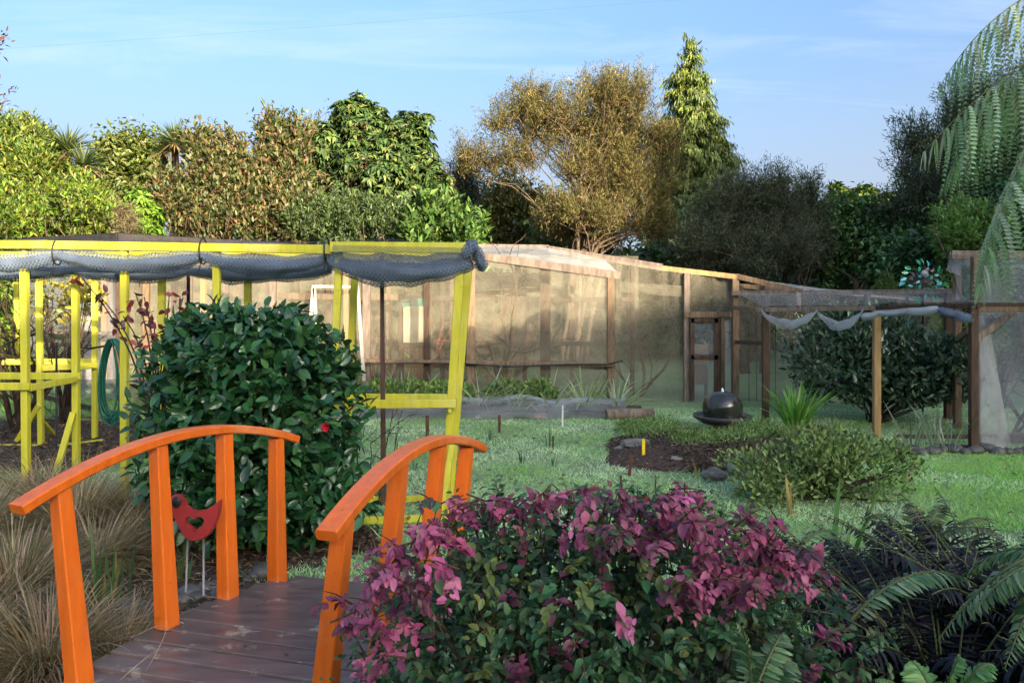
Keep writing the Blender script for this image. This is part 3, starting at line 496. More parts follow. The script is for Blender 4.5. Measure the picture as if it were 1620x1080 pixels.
beam('brace', G(24, 702), W(62, 640, 9.25), .06, .03, M['yellow'], yb, up=(0, 1, 0)); beam('brace', G(90, 692), W(58, 655, 9.35), .06, .03, M['yellow'], yb, up=(0, 1, 0))
ybeam('ground_board', G(-20, 705, .02), G(60, 706, .02), .07, .04, yb); ybeam('ground_board', G(92, 706, .02), G(163, 697, .02), .07, .04, yb)
# rolled netting: lumpy swags tied under the beams
def roll(pts, rad, mat, parent, name='net_roll', sag=.06, n=14, m=70, seed=0, pinch=None):
    pts = np.asarray(pts, float); L = np.r_[0, np.cumsum(np.linalg.norm(np.diff(pts, axis=0), axis=1))]; s = np.linspace(0, L[-1], m); P = np.stack([np.interp(s, L, pts[:, k]) for k in range(3)], 1)
    R = np.full(m, rad)
    for i in range(len(pts) - 1):
        k = (s >= L[i]) & (s <= L[i + 1]); q = (s[k] - L[i]) / (L[i + 1] - L[i]); P[k, 2] -= sag * np.sin(np.pi * q) ** .8; R[k] *= .62 + .5 * np.sin(np.pi * np.clip(q, .0, 1)) ** .5
    R *= 1 + .10 * np.sin(s * 9 + seed) + .06 * np.sin(s * 23 + seed)
    V, F = tube_vf(P, R, n); V = np.array(V); ang = np.tile(np.arange(n), m); ss = np.repeat(s, n); Pr = np.repeat(P, n, 0); V = Pr + (V - Pr) * (1 + .10 * np.sin(ang * 1.8 + ss * 7 + seed)[:, None] + .05 * np.sin(ang * 4.1 - ss * 19)[:, None])
    uv = np.stack([ss, ang / n * 2 * math.pi * rad], 1); uv[ang == n - 1, 1] = 2 * math.pi * rad * (n - 1) / n
    o = obj(name, V, F, M['nettube'] if mat is M['roll'] else M['netswag'], parent, uv=uv, smooth=True)
    V2 = Pr + (V - Pr) * .62 + np.array([0, 0, -.1]) * rad; obj('net_core', V2, F, mat, parent, uv=uv, smooth=True); return o
bn = thing('bird_netting', 'grey bird netting rolled in swags under the long yellow beam', 'netting', (-2.6, 6.5, 2.1))
f_ = lambda px, dz, dy=-.02: fr(px) + [0, dy, dz]
roll([f_(-80, 2.15), f_(93, 2.14), f_(323, 2.125), f_(518, 2.10)], .074, M['roll'], bn, sag=.075, m=110, seed=1)
roll([f_(516, 2.10, .03), f_(745, 2.08, .03)], .112, M['roll'], bn, sag=.10, m=60, seed=4)
b_ = lambda px, dz: bk(px) + [0, -.03, dz]
roll([b_(-60, 2.06), b_(120, 2.04), b_(300, 2.02), b_(525, 2.03)], .075, M['roll'], bn, sag=.045, m=90, seed=2)
roll([fr(735) + [0, -.06, 2.09], fr(744) + [0, -.05, 2.2], fr(751) + [.0, .0, 2.17], fr(757) + [.01, .1, 2.07], fr(760) + [.01, .16, 2.0]], .045, M['roll'], bn, sag=.0, m=40, seed=6)
roll([fr(742) + [.0, .0, 2.22], fr(752) + [.0, .05, 2.13], fr(762) + [.0, .06, 2.03]], .04, M['roll'], bn, sag=.0, m=30, seed=8)
for px in (93, 323, 518):
    c = fr(px); P = [c + [.075 * 0 + .004 * math.cos(a), -.02 + .075 * math.cos(a), 2.16 + .11 * math.sin(a)] for a in np.linspace(0, 2 * math.pi, 15)]; tube('tie', P, .007, M['black'], bn, 5); tube('tie', [c + [.01, -.08, 2.1], c + [-.008, -.085, 2.0]], .006, M['black'], bn, 5)
def topnet(u, v):
    p = fr(-60) * (1 - u) + fr(735) * u; p = p + np.array([0, -.09 + v * .85, 2.272 - .05 * u + .02 * fbm(u * 14, v * 3) - .05 * v]); return p, (u * 6.5, v * .85)
V, F, U = grid_vf(topnet, 90, 12); obj('net_top', V, F, M['netloose'], bn, uv=U)
V, F, U = grid_vf(lambda u, v: (fr(530) * (1 - u) + fr(735) * u + np.array([0, -.085 - .02 * math.sin(3 * v), 2.2 - .03 * u - v * (.1 + .08 * math.sin(math.pi * u))]), (u * 1.1, v * .3)), 30, 8); obj('net_hang', V, F, M['netloose'], bn, uv=U)
b2 = thing('bird_netting', 'grey bird netting roll with a cut end under the smaller yellow frame', 'netting', W(60, 420, 9.5))
roll([W(-60, 420, 9.35), W(60, 412, 9.35), W(120, 424, 9.6), W(166, 424, 9.7)], .105, M['roll'], b2, sag=.03, m=60, seed=3)
tag(beam('garden_pole', G(607, 798), W(604, 405, 6.78), .045, .04, M['rust'], w1=.03, h1=.03), 'rusty brown pole leaning inside the yellow frame', 'pole')
tag(beam('garden_stake', bk(277) + [0, .3, 0], bk(277) + [0, .3, 2.0], .03, .03, M['black']), 'thin black stake standing behind the camellia in the yellow frame', 'stake')
# ------------------------------------------------------------------ net house
nh = thing('net_house', 'large timber-framed net house covered in beige shade netting', 'net house', (0, 13, 0))
def panel(name, quad, mat, parent, nu=14, nv=10, wob=.025, sag=0., seed=0., fold=0.):       # a draped sheet between four corners (bottom-left, bottom-right, top-right, top-left)
    a, b, c, d = [np.asarray(q, float) for q in quad]; L = np.linalg.norm(b - a); H = np.linalg.norm(d - a); nn = nrm(np.cross(b - a, d - a))
    def fn(u, v):
        p = (a * (1 - u) + b * u) * (1 - v) + (d * (1 - u) + c * u) * v; k = math.sin(math.pi * min(1, max(0, u))) ** .4
        return p + nn * wob * (fbm(u * L * 2.4, v * 1.1, seed) + .4 * fbm(u * L * 7, v * H * 1.5, seed)) * k + nn * fold * math.sin(u * L * 21 + 2.5 * fbm(u * L * 3, v * .8, seed)) * (.4 + .6 * fbm(u * L * 1.7, v, seed + 3)) - np.array([0, 0, sag]) * math.sin(math.pi * u) * math.sin(math.pi * v), (u * L, v * H)
    V, F, U = grid_vf(fn, nu, nv); return obj(name, V, F, mat, parent, uv=U, smooth=True)
YA, YB = 12.3, 13.3
def wbeam(name, p, q, w=.09, h=.09, m='greywood', par=None, **k): return beam(name, p, q, w, h, M[m], par or nh, **k)
def wpost(px, ytop, Y, w=.09, m='greywood', par=None, d=.09): p = W(px, ytop, Y); return wbeam('post', p * [1, 1, 0], p, w, d, m, par, up=(0, 1, 0))
roofA = lambda px: 403 + (px - 760) * .150 if px > 760 else 403 + (px - 760) * .02      # top edge of the front bay as the photo shows it
wbeam('beam', W(210, 392, YA + .0), W(760, 402, YA), .05, .1); wbeam('beam', W(760, 405, YA), W(981, 436, YA), .06, .12)
for px, m, w in ((232, 'wood', .1), (300, 'greywood', .09), (322, 'tanwood', .08), (432, 'greywood', .1), (548, 'tanwood', .08), (580, 'greywood', .12), (675, 'darkwood', .09), (745, 'wood', .13), (858, 'darkwood', .07), (866, 'darkwood', .1), (966, 'wood', .11)): wpost(px, roofA(px) + 5, YA if px not in (858, 866, 322, 548) else YA + .55, w, m)
wbeam('rail', W(200, 572, YA - .03), W(565, 572, YA - .03), .05, .07); wbeam('rail', W(565, 570, YA - .06), W(970, 577, YA - .06), .1, .05, 'wood'); wbeam('rail', W(866, 574, YA + .4), W(968, 582, YA + .02), .04, .08, 'wood')
wbeam('inner_rail', W(440, 468, YA + .9), W(640, 470, YA + .9), .05, .11, 'wood'); wbeam('inner_rail', W(745, 465, YA + .9), W(860, 458, YA + .9), .05, .07, 'darkwood')
tube('hose_line', [W(px, y, YA - .13) for px, y in ((560, 577), (640, 574), (740, 575), (800, 580), (850, 578), (900, 576), (960, 576), (985, 571))], .012, M['black'], nh, 6)
for k, (x0, x1, wb_) in enumerate(((205, 322, .04), (322, 432, .04), (432, 580, .05), (580, 745, .05), (745, 868, .06), (868, 966, .02))):
    panel('net_panel', (W(x0, 571, YA + .02), W(x1, 572, YA + .02), W(x1, roofA(x1) + 3, YA + .02), W(x0, roofA(x0) + 3, YA + .02)), M['net'], nh, wob=wb_, seed=k)
    panel('net_skirt', (W(x0, 645, YA + .05), W(x1, 645, YA + .05), W(x1, 572, YA + .05), W(x0, 572, YA + .05)), M['net'], nh, wob=wb_, seed=k + 9)
panel('net_panel', (W(745, 572, YA + .9), W(866, 572, YA + .9), W(866, 468, YA + .9), W(745, 470, YA + .9)), M['net'], nh, wob=.07, seed=31)
panel('net_curtain', (W(740, 462, YA + .75), W(866, 450, YA + .75), W(866, 432, YA + .75), W(740, 430, YA + .75)), M['netdark'], nh, wob=.04, seed=33)
panel('back_net', (W(300, 590, 15.4), W(1010, 590, 15.4), W(1010, 405, 15.4), W(300, 398, 15.4)), M['net'], nh, wob=.06, nu=40, seed=77)
for px in (345, 470, 520, 615, 700, 715, 830, 905, 1000): wpost(px, 402 if px < 880 else 410, 15.2, .08, 'wood' if px % 2 else 'darkwood')
for y in (470, 540): wbeam('inner_rail', W(470, y, 15.1), W(1000, y + 4, 15.1), .05, .09, 'darkwood')
# roof of the front bay and the long sloping wall behind it
panel('net_roof', (W(560, 400, YA), W(760, 402, YA), W(868, 391, 14.2), W(650, 385, 14.4)), M['netwhite'], nh, wob=.03, seed=5); panel('net_roof', (W(760, 402, YA), W(981, 434, YA), W(958, 412, YB), W(868, 391, 14.2)), M['netwhite'], nh, wob=.03, seed=6)
panel('net_roof', (W(215, 391, YA), W(560, 400, YA), W(650, 386, 14.4), W(290, 386, 14.4)), M['net'], nh, wob=.03, seed=7)
wbeam('ridge_beam', W(868, 394, 14.1), W(1048, 423, YB + .2), .07, .12); wbeam('ridge_beam', W(1046, 424, YB + .2), W(1165, 438, YB - .1), .06, .085, 'tanwood'); wbeam('ridge_beam', W(640, 388, 14.4), W(868, 391, 14.15), .06, .08)
wallB = [(975, 411), (1088, 431), (1163, 440)]
for k in range(2):
    (x0, t0), (x1, t1) = wallB[k], wallB[k + 1]; lo = 644 if k == 0 else 500
    panel('net_panel', (W(x0, lo, YB), W(x1, lo, YB), W(x1, t1, YB), W(x0, t0, YB)), M['net'], nh, wob=.05, nu=60, nv=16, seed=k + 12, fold=.03)
panel('net_panel', (W(868, 644, YB + .3), W(978, 644, YB), W(978, 412, YB), W(868, 393, YB + .3)), M['net'], nh, wob=.04, seed=17)
panel('net_fold', (W(980, 462, YB - .03), W(1080, 470, YB - .03), W(1078, 452, YB - .03), W(980, 446, YB - .03)), M['net'], nh, wob=.05, seed=19)
wpost(1086, 432, YB - .05, .09, 'greywood'); wpost(1163, 441, YB - .08, .11, 'wood'); wbeam('lintel', W(1082, 498, YB - .1), W(1160, 497, YB - .1), .08, .10, 'wood'); wbeam('plinth', W(975, 640, YB - .04), W(1088, 641, YB - .04), .04, .13, 'wood')
dr_ = thing('net_door', 'dark timber framed net door standing ajar in the net house wall', 'door', W(1115, 646, YB - .1) * [1, 1, 0] + [0, 0, .02])
for x, w_ in ((1095, .07), (1134, .1)): p = W(x, 503, YB - .15); wbeam('stile', p * [1, 1, 0] + [0, 0, .03], p, w_, .04, 'darkwood', dr_, up=(0, 1, 0))
for y in (507, 565, 640): wbeam('rail', W(1093, y, YB - .15), W(1136, y, YB - .15), .04, .08, 'darkwood', dr_)
panel('net_panel', (W(1095, 640, YB - .15), W(1135, 640, YB - .15), W(1135, 505, YB - .15), W(1095, 505, YB - .15)), M['netgrey'], dr_, 6, 8, .015)
wbeam('jamb', W(1143, 645, YB - .1), W(1143, 500, YB - .1), .07, .06, 'wood', nh, up=(0, 1, 0)); panel('net_panel', (W(1143, 644, YB - .05), W(1163, 644, YB - .05), W(1163, 500, YB - .05), W(1143, 500, YB - .05)), M['netwhite'], nh, 6, 10, .02, seed=3)
# lower wing of the net house running off to the right
nw = thing('net_wing', 'lower wing of the net house with a sloping white netting roof', 'net house', W(1330, 600, 15) * [1, 1, 0])
wbeam('rafter', W(1165, 437, YB - .1), W(1270, 462, YB - .6), .06, .09, 'wood', nw); wbeam('beam', W(1165, 452, YB + .1), W(1520, 478, 14.5), .05, .08, 'wood', nw); wpost(1213, 450, YB + .1, .09, 'greywood', nw)
panel('net_roof', (W(1168, 437, YB - .1), W(1275, 462, YB - .6), W(1520, 480, 14.5), W(1300, 458, 17)), M['netwhite'], nw, wob=.03, seed=41)
panel('net_panel', (W(1165, 644, YB), W(1240, 644, YB), W(1240, 462, YB), W(1165, 452, YB)), M['net'], nw, wob=.05, seed=42); panel('net_panel', (W(1240, 640, YB + .1), W(1500, 620, 14.4), W(1500, 478, 14.4), W(1240, 462, YB + .1)), M['net'], nw, wob=.06, nu=24, seed=43)
for x in (1185, 1197, 1213, 1227): tube('wire', [W(x, 500, YB - .05), W(x, 640, YB - .05)], .007, M['stakewood'], nw, 4)
for px in (1320, 1420, 1500): wpost(px, 472, 14.2, .08, 'greywood', nw)
# black-roofed net house at the back left
bh = thing('black_net_house', 'net house with a black mesh roof behind the yellow frames', 'net house', (-6.4, 13.2, 0))
c0, c1, c2 = W(186, 369, 13.2), W(545, 390, 16.4), W(30, 377, 14.4); dn = np.array([0, 0, -.19])
def slab(name, a, b, c, d, mat, th=.03):
    a, b, c, d = map(np.asarray, (a, b, c, d)); n = nrm(np.cross(b - a, d - a)) * th; return obj(name, [a, b, c, d, a + n, b + n, c + n, d + n], [(3, 2, 1, 0), (4, 5, 6, 7), (0, 1, 5, 4), (1, 2, 6, 5), (2, 3, 7, 6), (3, 0, 4, 7)], mat, bh)
M['fascia'] = m_noise('black_fascia', (.018, .016, .017), (.035, .031, .032), 9, .6, (1, 1, 1), .1, .3, 0)
slab('fascia', c0 + dn, c1 + dn, c1, c0, M['fascia']); slab('fascia', c2 + dn, c0 + dn, c0, c2, M['fascia'])
panel('roof_mesh', (c2 + [0, 0, .01], c0 + [0, 0, .01], c1 + [0, 0, .01], c1 + c2 - c0 + [0, 0, .01]), M['netdark'], bh, wob=.02)
for q, (p, r_) in enumerate(((c0, c1), (c0, c2))):
    for t in ((0, .2, .42, .62, .85) if q == 0 else (.45, .95)): b = p * (1 - t) + r_ * t; wbeam('post', b * [1, 1, 0] + [0, .07, 0], b + dn + [0, .07, 0], .09, .09, 'greywood' if t else 'darkwood', bh, up=(0, 1, 0))
    panel('net_panel', ((p * [1, 1, 0] + [0, .04, .02]), (r_ * [1, 1, 0] + [0, .04, .02]), r_ + dn + [0, .04, 0], p + dn + [0, .04, 0]), M['netgrey'] if q else M['net'], bh, wob=.05, nu=30, seed=51 + q)
for q, (px, y0, y1, w_, m) in enumerate(((178, 425, 585, .16, 'greywood'), (165, 440, 570, .1, 'tanwood'), (140, 500, 580, .25, 'whitewood'), (125, 520, 590, .3, 'netless'))):
    if m == 'netless': continue
    p = W(px, y0, 13.9); wbeam('partition', p * [1, 1, 0] + [0, 0, .3], p, w_, .05, m, bh, up=(0, 1, 0))
wbeam('shelf', W(60, 525, 13.7), W(188, 527, 13.5), .25, .04, 'greywood', bh)
# things inside the net house
ct = thing('cabinet', 'dark framed hutch hung with a crumpled cream sheet inside the net house', 'cabinet', W(654, 600, YA + .5) * [1, 1, 0])
for x in (635, 678): p = W(x, 478, YA + .5); wbeam('post', p * [1, 1, 0], p, .07, .07, 'darkwood', ct, up=(0, 1, 0))
for y in (480, 546): wbeam('rail', W(633, y, YA + .5), W(680, y, YA + .5), .06, .08, 'darkwood', ct)
M['cream'] = m_noise('cream_sheet', (.28, .25, .18), (.38, .34, .26), 3, .8, (1, 1, 1), .2, .2, 0); M['teal'] = m_noise('teal_cloth', (.02, .10, .08), (.05, .18, .14), 5, .7, (1, 1, 1), .2, .2, 0)
panel('cream_sheet', (W(638, 542, YA + .42), W(673, 541, YA + .42), W(673, 484, YA + .42), W(638, 485, YA + .42)), M['cream'], ct, wob=.03, seed=3); panel('teal_cloth', (W(636, 486, YA + .41), W(676, 483, YA + .41), W(676, 473, YA + .5), W(636, 474, YA + .5)), M['teal'], ct, wob=.03, seed=4)
af = thing('white_trestle', 'weathered white trestle frame with splayed legs inside the netting', 'trestle', W(535, 600, YA - .25) * [1, 1, 0])
for (x0, y0, x1, y1) in ((497, 456, 505, 600), (566, 457, 576, 602), (496, 455, 492, 500)): wbeam('leg', W(x1, y1, YA - .25), W(x0, y0, YA - .25), .05, .045, 'whitewood', af, up=(0, 1, 0))
wbeam('top_rail', W(494, 453, YA - .25), W(568, 454, YA - .25), .05, .045, 'whitewood', af)
cb = thing('wooden_crate', 'tan boarded nest box standing inside the net door', 'box', W(1106, 640, YB + .5) * [1, 1, 0])
for y in (552, 570, 586, 600): wbeam('board', W(1091, y, YB + .5), W(1118, y, YB + .5), .25, .155, 'tanwood', cb)
for x in (1092, 1117): p = W(x, 545, YB + .66); wbeam('leg', p * [1, 1, 0], p, .05, .05, 'wood', cb, up=(0, 1, 0))
def bare(name, label, base, h, n, spread, mat, seed, r=.03, cat='shrub', depth=2):
    r_ = np.random.default_rng(seed); mb = MB(); base = np.asarray(base, float)
    def grow(p, d, L, rad, k):
        Q = [p]; dd = d.copy()
        for i in range(5): dd = nrm(dd + r_.normal(size=3) * .16 + [0, 0, .05]); Q.append(Q[-1] + dd * L / 5)
        mb.add(*tube_vf(Q, np.linspace(rad, rad * .45, 6), 5, False))
        if k:
            for j in range(r_.integers(3, 5)): i = r_.integers(1, 6); grow(Q[i], nrm(dd + r_.normal(size=3) * .65), L * (.45 + .25 * r_.random()), rad * .5, k - 1)
    for i in range(n): a = r_.random() * 6.28; grow(base + [math.cos(a) * .06, math.sin(a) * .06, 0], nrm(np.array([math.cos(a) * spread, math.sin(a) * spread * .6, 1])), h * (.55 + .3 * r_.random()), r, depth)
    return tag(mb.build(name, M[mat], smooth=True), label, cat)
bare('bare_fruit_tree', 'bare-branched fruit tree behind the netting beside the white trestle', W(600, 620, 13.4) * [1, 1, 0], 1.9, 3, .5, 'bark', 3, .035, 'tree'); bare('bare_fruit_tree', 'bare-branched fruit tree seen through the front bay netting', W(790, 620, 13.3) * [1, 1, 0], 1.9, 4, .6, 'bark', 5, .035, 'tree')
bare('bare_fruit_tree', 'bare-branched fruit tree behind the netting next to the net door', W(1010, 620, 14.) * [1, 1, 0], 2.0, 4, .6, 'bark', 8, .03, 'tree'); bare('cane_bush', 'red-stemmed cane bush showing over the inner rail', W(800, 620, 13.5) * [1, 1, 0], 1.75, 16, .45, 'redtwig', 9, .012, depth=1)
bare('cane_bush', 'red-stemmed cane bush behind the hutch in the net house', W(660, 620, 13.6) * [1, 1, 0], 1.7, 12, .35, 'redtwig', 10, .012, depth=1)
bare('bare_fruit_tree', 'bare-branched fruit tree inside the tall net cage', W(1590, 680, 9.9) * [1, 1, 0], 1.8, 4, .5, 'darkbark', 12, .025, 'tree')
bare('bare_shrub', 'bare brown many-stemmed shrub under the smaller yellow frame', G(30, 688), 1.9, 9, .28, 'darkbark', 14, .03, depth=3)
bare('bare_twig_shrub', 'thin leafless twiggy shrub at the foot of the rusty pole', G(592, 790), .95, 5, .4, 'darkbark', 15, .008)
# ------------------------------------------------------------------ low brown frame with netting, on the right
bf = thing('brown_frame', 'low brown timber frame round a dark evergreen bush', 'garden frame', (4.6, 10.4, 0))
pA, pB, pC = G(1211, 672), G(1387, 692), G(1540, 716); tA, tB, tC = W(1207, 490, pA[1]), W(1387, 487, pB[1]), W(1540, 484, pC[1])
for p, t, m in ((pA, tA, 'darkwood'), (pB, tB, 'tanwood'), (pC, tC, 'darkwood')): beam('post', p, p * [1, 1, 0] + [0, 0, t[2] - .02], .085, .07, M[m], bf, up=(0, 1, 0))
beam('beam', tA + nrm(tA - tC) * .1, tB, .08, .06, M['greywood'], bf); beam('beam', tB, tC + nrm(tC - tA) * .06, .08, .055, M['darkwood'], bf)
dA, dC = W(1163, 462, 12.85), W(1505, 459, 11.4)
beam('post', dA * [1, 1, 0], dA, .09, .09, M['wood'], bf, up=(0, 1, 0)); beam('beam', W(1158, 464, 12.8), W(1512, 461, 11.35), .07, .075, M['greywood'], bf); beam('post', W(1500, 0, 11.4) * [1, 1, 0], W(1500, 462, 11.4), .1, .08, M['darkwood'], bf, up=(0, 1, 0))
beam('side_beam', W(1159, 486, 12.75), tA + [0, 0, -.01], .06, .06, M['wood'], bf); beam('rail', W(1165, 541, 12.75), W(1210, 543, 10.98), .05, .06, M['darkwood'], bf)
for px in (1262, 1372): beam('strut', W(px, 486, 12.), W(px, 465, 12.2), .07, .07, M['greywood'], bf, up=(0, 1, 0))
beam('brace', W(1535, 522, 9.2), W(1502, 546, 11.2), .06, .07, M['wood'], bf)
beam('edging', W(1392, 705, 9.95), W(1540, 712, 9.1), .05, .12, M['darkwood'], bf); beam('edging', W(1420, 690, 9.9), W(1535, 690, 9.3), .04, .05, M['wood'], bf)
M['nettop'] = m_net('thin_white_net', (.6, .62, .62), .05, .03, .07, vary=.03)
fn = thing('frame_netting', 'pale netting hung in loose swags along the low brown frame', 'netting', tB)
k_ = lambda q, dz: (tA * (1 - q) + tC * q) + np.array([-.03, -.06, dz])
def swag(q0, q1, dep, h0, seed):
    def f(u, v):
        p = k_(q0 + (q1 - q0) * u, -.02); s = math.sin(math.pi * u) ** .8; th = v * 2 * math.pi; r = .02 + .04 * s
        return p + np.array([.3 * r * math.cos(th), r * math.cos(th) * .7 + .02, -dep * s + r * math.sin(th) * 1.1 + .02 * fbm(u * 9, v * 2, seed)]), (u * 1.2, v * .4)
    V, F, U = grid_vf(f, 26, 10); obj('net_swag', V, F, M['netswag'], fn, uv=U, smooth=True)
swag(.0, .30, .18, .1, 1); swag(.30, .53, .20, .1, 2)
roll([k_(.52, -.1), k_(.60, -.06), k_(.72, -.04), k_(.86, -.02)], .042, M['rollwhite'], fn, 'net_roll', .02, seed=2); roll([k_(.86, -.03), k_(.93, -.08), k_(.995, -.14)], .055, M['roll'], fn, 'net_roll', .02, seed=4, m=30)
panel('net_top', (tA + [0, 0, .045], tC + [0, 0, .045], W(1505, 459, 11.4), W(1163, 462, 12.85)), M['nettop'], fn, wob=.03, nu=30, nv=20)
# tall net cage at the right edge
tc_ = thing('net_cage', 'tall timber cage hung with loose white netting at the lawn edge', 'net cage', (6.2, 9.6, 0))
for px, Y, yt in ((1514, 10.6, 404), (1543, 10., 406)): p = W(px, yt, Y); beam('post', p * [1, 1, 0], p, .085, .085, M['wood'], tc_, up=(0, 1, 0))
beam('beam', W(1505, 403, 10.3), W(1700, 404, 10.0), .08, .11, M['greywood'], tc_); beam('beam', W(1545, 482, 9.3), W(1700, 482, 9.1), .05, .05, M['darkwood'], tc_); beam('beam', W(1543, 490, 9.15), W(1700, 489, 9.), .05, .06, M['wood'], tc_); beam('rail', W(1512, 478, 10.5), W(1548, 477, 10.), .06, .06, M['wood'], tc_)
beam('brace', W(1542, 537, 9.2), W(1604, 492, 9.5), .05, .08, M['greywood'], tc_); beam('plinth', W(1545, 694, 9.4), W(1700, 690, 9.6), .05, .12, M['darkwood'], tc_)
panel('net_sheet', (W(1546, 712, 9.2), W(1720, 714, 9.2), W(1720, 418, 9.95), W(1552, 418, 9.95)), M['netgrey'], tc_, 110, 20, .07, seed=61, fold=.045); panel('net_sheet', (W(1550, 712, 9.1), W(1600, 706, 9.25), W(1562, 500, 9.4), W(1550, 500, 9.4)), M['netwhite'], tc_, 30, 14, .04, seed=63, fold=.03)
panel('net_sheet', (W(1512, 478, 10.55), W(1545, 478, 10.05), W(1545, 406, 10.05), W(1510, 406, 10.55)), M['netgrey'], tc_, 8, 8, .02, seed=64); panel('net_drape', (W(1497, 428, 10.45), W(1520, 436, 10.35), W(1522, 400, 10.3), W(1503, 400, 10.4)), M['netwhite'], tc_, 10, 10, .04, seed=65)
panel('net_roof', (W(1500, 401, 10.2), W(1720, 404, 10.1), W(1720, 424, 12.6), W(1520, 420, 12.8)), M['netwhite'], tc_, 20, 10, .05, seed=66)
# ------------------------------------------------------------------ garden ornaments
ft = thing('dome_fountain', 'dark glazed dome fountain bubbling in a round bowl', 'fountain', G(1143, 682) )
fc = np.array(ft.location); zr = EYE - 193 * fc[1] / 1250
M['glaze'] = m_noise('dark_glaze', (.012, .015, .012), (.04, .04, .03), 5, .14, (1, 1, .5), .03, .6, 0); M['bowl'] = m_noise('bowl_glaze', (.035, .034, .036), (.07, .066, .065), 8, .35, (1, 1, 1), .1, .5, 0); M['water'] = m_noise('water', (.02, .025, .028), (.03, .035, .035), 4, .04, (1, 1, 1), .1, .6, 0)
M['foam'] = m_noise('white_water', (.7, .74, .77), (.85, .87, .9), 30, .2, (1, 1, 1), .1, .5, 0)
r = .26; V, F = lathe_vf([(r * .92, -.02), (r * .985, .05), (r, .11), (r * .97, .17), (r * .88, .225), (r * .72, .272), (r * .5, .305), (r * .25, .322), (0.001, .327)], 40, (fc[0], fc[1], zr)); obj('dome', V, F, M['glaze'], ft, smooth=True)
V, F = lathe_vf([(.12, -.12), (.26, -.09), (.36, -.03), (.385, .012), (.37, .022), (.345, .005), (.30, -.03), (.1, -.035)], 40, (fc[0], fc[1], zr)); obj('bowl', V, F, M['bowl'], ft, smooth=True)
V, F = lathe_vf([(.02, -.005), (.35, -.004)], 40, (fc[0], fc[1], zr)); obj('water', V, F, M['water'], ft)
V, F = lathe_vf([(.15, -zr), (.12, -zr * .5), (.10, -.1)], 20, (fc[0], fc[1], zr)); obj('pedestal', V, F, M['bowl'], ft, smooth=True)
V, F = lathe_vf([(.022, .318), (.016, .345), (.012, .36), (.001, .372)], 10, (fc[0], fc[1], zr)); obj('spout', V, F, M['foam'], ft, smooth=True)
# wind spinner
ws = thing('wind_spinner', 'metal wind spinner with green and blue leaf blades above the low frame', 'wind spinner', W(1459, 600, 12.) * [1, 1, 0])
sc_ = W(1460, 446, 12.); tube('pole', [sc_ * [1, 1, 0], sc_ * [1, 1, 0] + [0, 0, sc_[2] + .05]], .016, M['black'], ws)
mats_ = [m_noise('spinner_green', (.01, .20, .10), (.03, .34, .17), 8, .2, (1, 1, 1), 0, .6, 0), m_noise('spinner_teal', (.03, .28, .30), (.06, .38, .42), 8, .2, (1, 1, 1), 0, .6, 0), m_noise('spinner_bronze', (.05, .04, .05), (.10, .08, .09), 8, .3, (1, 1, 1), 0, .6, 0)]
TV, TF = leaf_t('full', .62, .25, .0)
for ring, (nb, rad, ls, dep) in enumerate(((18, .31, .105, .03), (13, .2, .08, -.03), (8, .11, .07, -.06))):
    for k in range(nb):
        a = 2 * math.pi * (k + .3 * ring) / nb + .12 * rs.normal(); d = np.array([math.cos(a), 0, math.sin(a)]); q = np.array([-math.sin(a), 0, math.cos(a)]) * (1 if ring % 2 else -1)
        p0 = sc_ + [0, dep, 0]; p1 = p0 + d * rad * (1 + .08 * rs.normal()); P = curve3(p0, p0 + d * rad * .5 + q * rad * .28, p1 - d * ls * .4, 6); tube('arm', P, .006, mats_[2], ws, 4)
        X, Y, Z = basis(nrm(d + q * -.7)[None], (np.array([0, -1, .2]) + rs.normal(size=3) * .35)[None]); b0 = p1 - d * ls * .4; Vv = b0 + ls * (TV[:, 0:1] * X + TV[:, 1:2] * Y + TV[:, 2:3] * Z); Vv = np.concatenate([Vv, Vv + Z * .003]); obj('blade', Vv, np.concatenate([TF, TF[:, ::-1] + len(TV)]), mats_[rs.choice(3, p=[.6, .25, .15] if ring == 0 else [.25, .5, .25])], ws, smooth=True)
V, F = lathe_vf([(.001, -.05), (.045, -.03), (.06, 0), (.045, .04), (.001, .055)], 14); V = np.array(V)[:, [0, 2, 1]] + sc_ + [0, -.05, .12]; obj('hub', V, F, M['metal'], ws, smooth=True)
# red bird on two rods
bd = thing('bird_ornament', 'red ceramic bird with a heart cut-out on two metal rods', 'ornament', G(300, 945, .0))
YB_ = 4.12; bc = W(303, 815, YB_)
BX = 8; out = [(264, 786), (269, 781), (277, 782), (283, 789), (287, 799), (296, 806), (306, 808), (318, 806), (330, 799), (343, 789), (342, 800), (338, 818), (333, 832), (325, 844), (314, 852), (302, 855), (292, 853), (284, 846), (277, 833), (271, 820), (264, 808), (261, 797)]
ang = np.linspace(0, 2 * math.pi, 28, endpoint=False); hx_ = 16 * np.sin(ang) ** 3; hy_ = 13 * np.cos(ang) - 5 * np.cos(2 * ang) - 2 * np.cos(3 * ang) - np.cos(4 * ang); heart = [(302 + a * .92, 826 - b * .86) for a, b in zip(hx_, hy_)]
from mathutils.geometry import tessellate_polygon
O3 = [Vector(W(x + BX, y, YB_)) for x, y in out]; H3 = [Vector(W(x + BX, y, YB_)) for x, y in heart]; tri = tessellate_polygon([O3, H3]); Vb = np.array([tuple(v) for v in O3 + H3]); nO, nH = len(O3), len(H3); nb_ = nO + nH
def bsh(dy, sh):
    q = Vb.copy(); q[:, 1] += dy; c_ = q[:nO].mean(0); q[:nO] = c_ + (q[:nO] - c_) * [sh, 1, sh]; h_ = q[nO:].mean(0); q[nO:] = h_ + (q[nO:] - h_) * [2 - sh, 1, 2 - sh]; return q
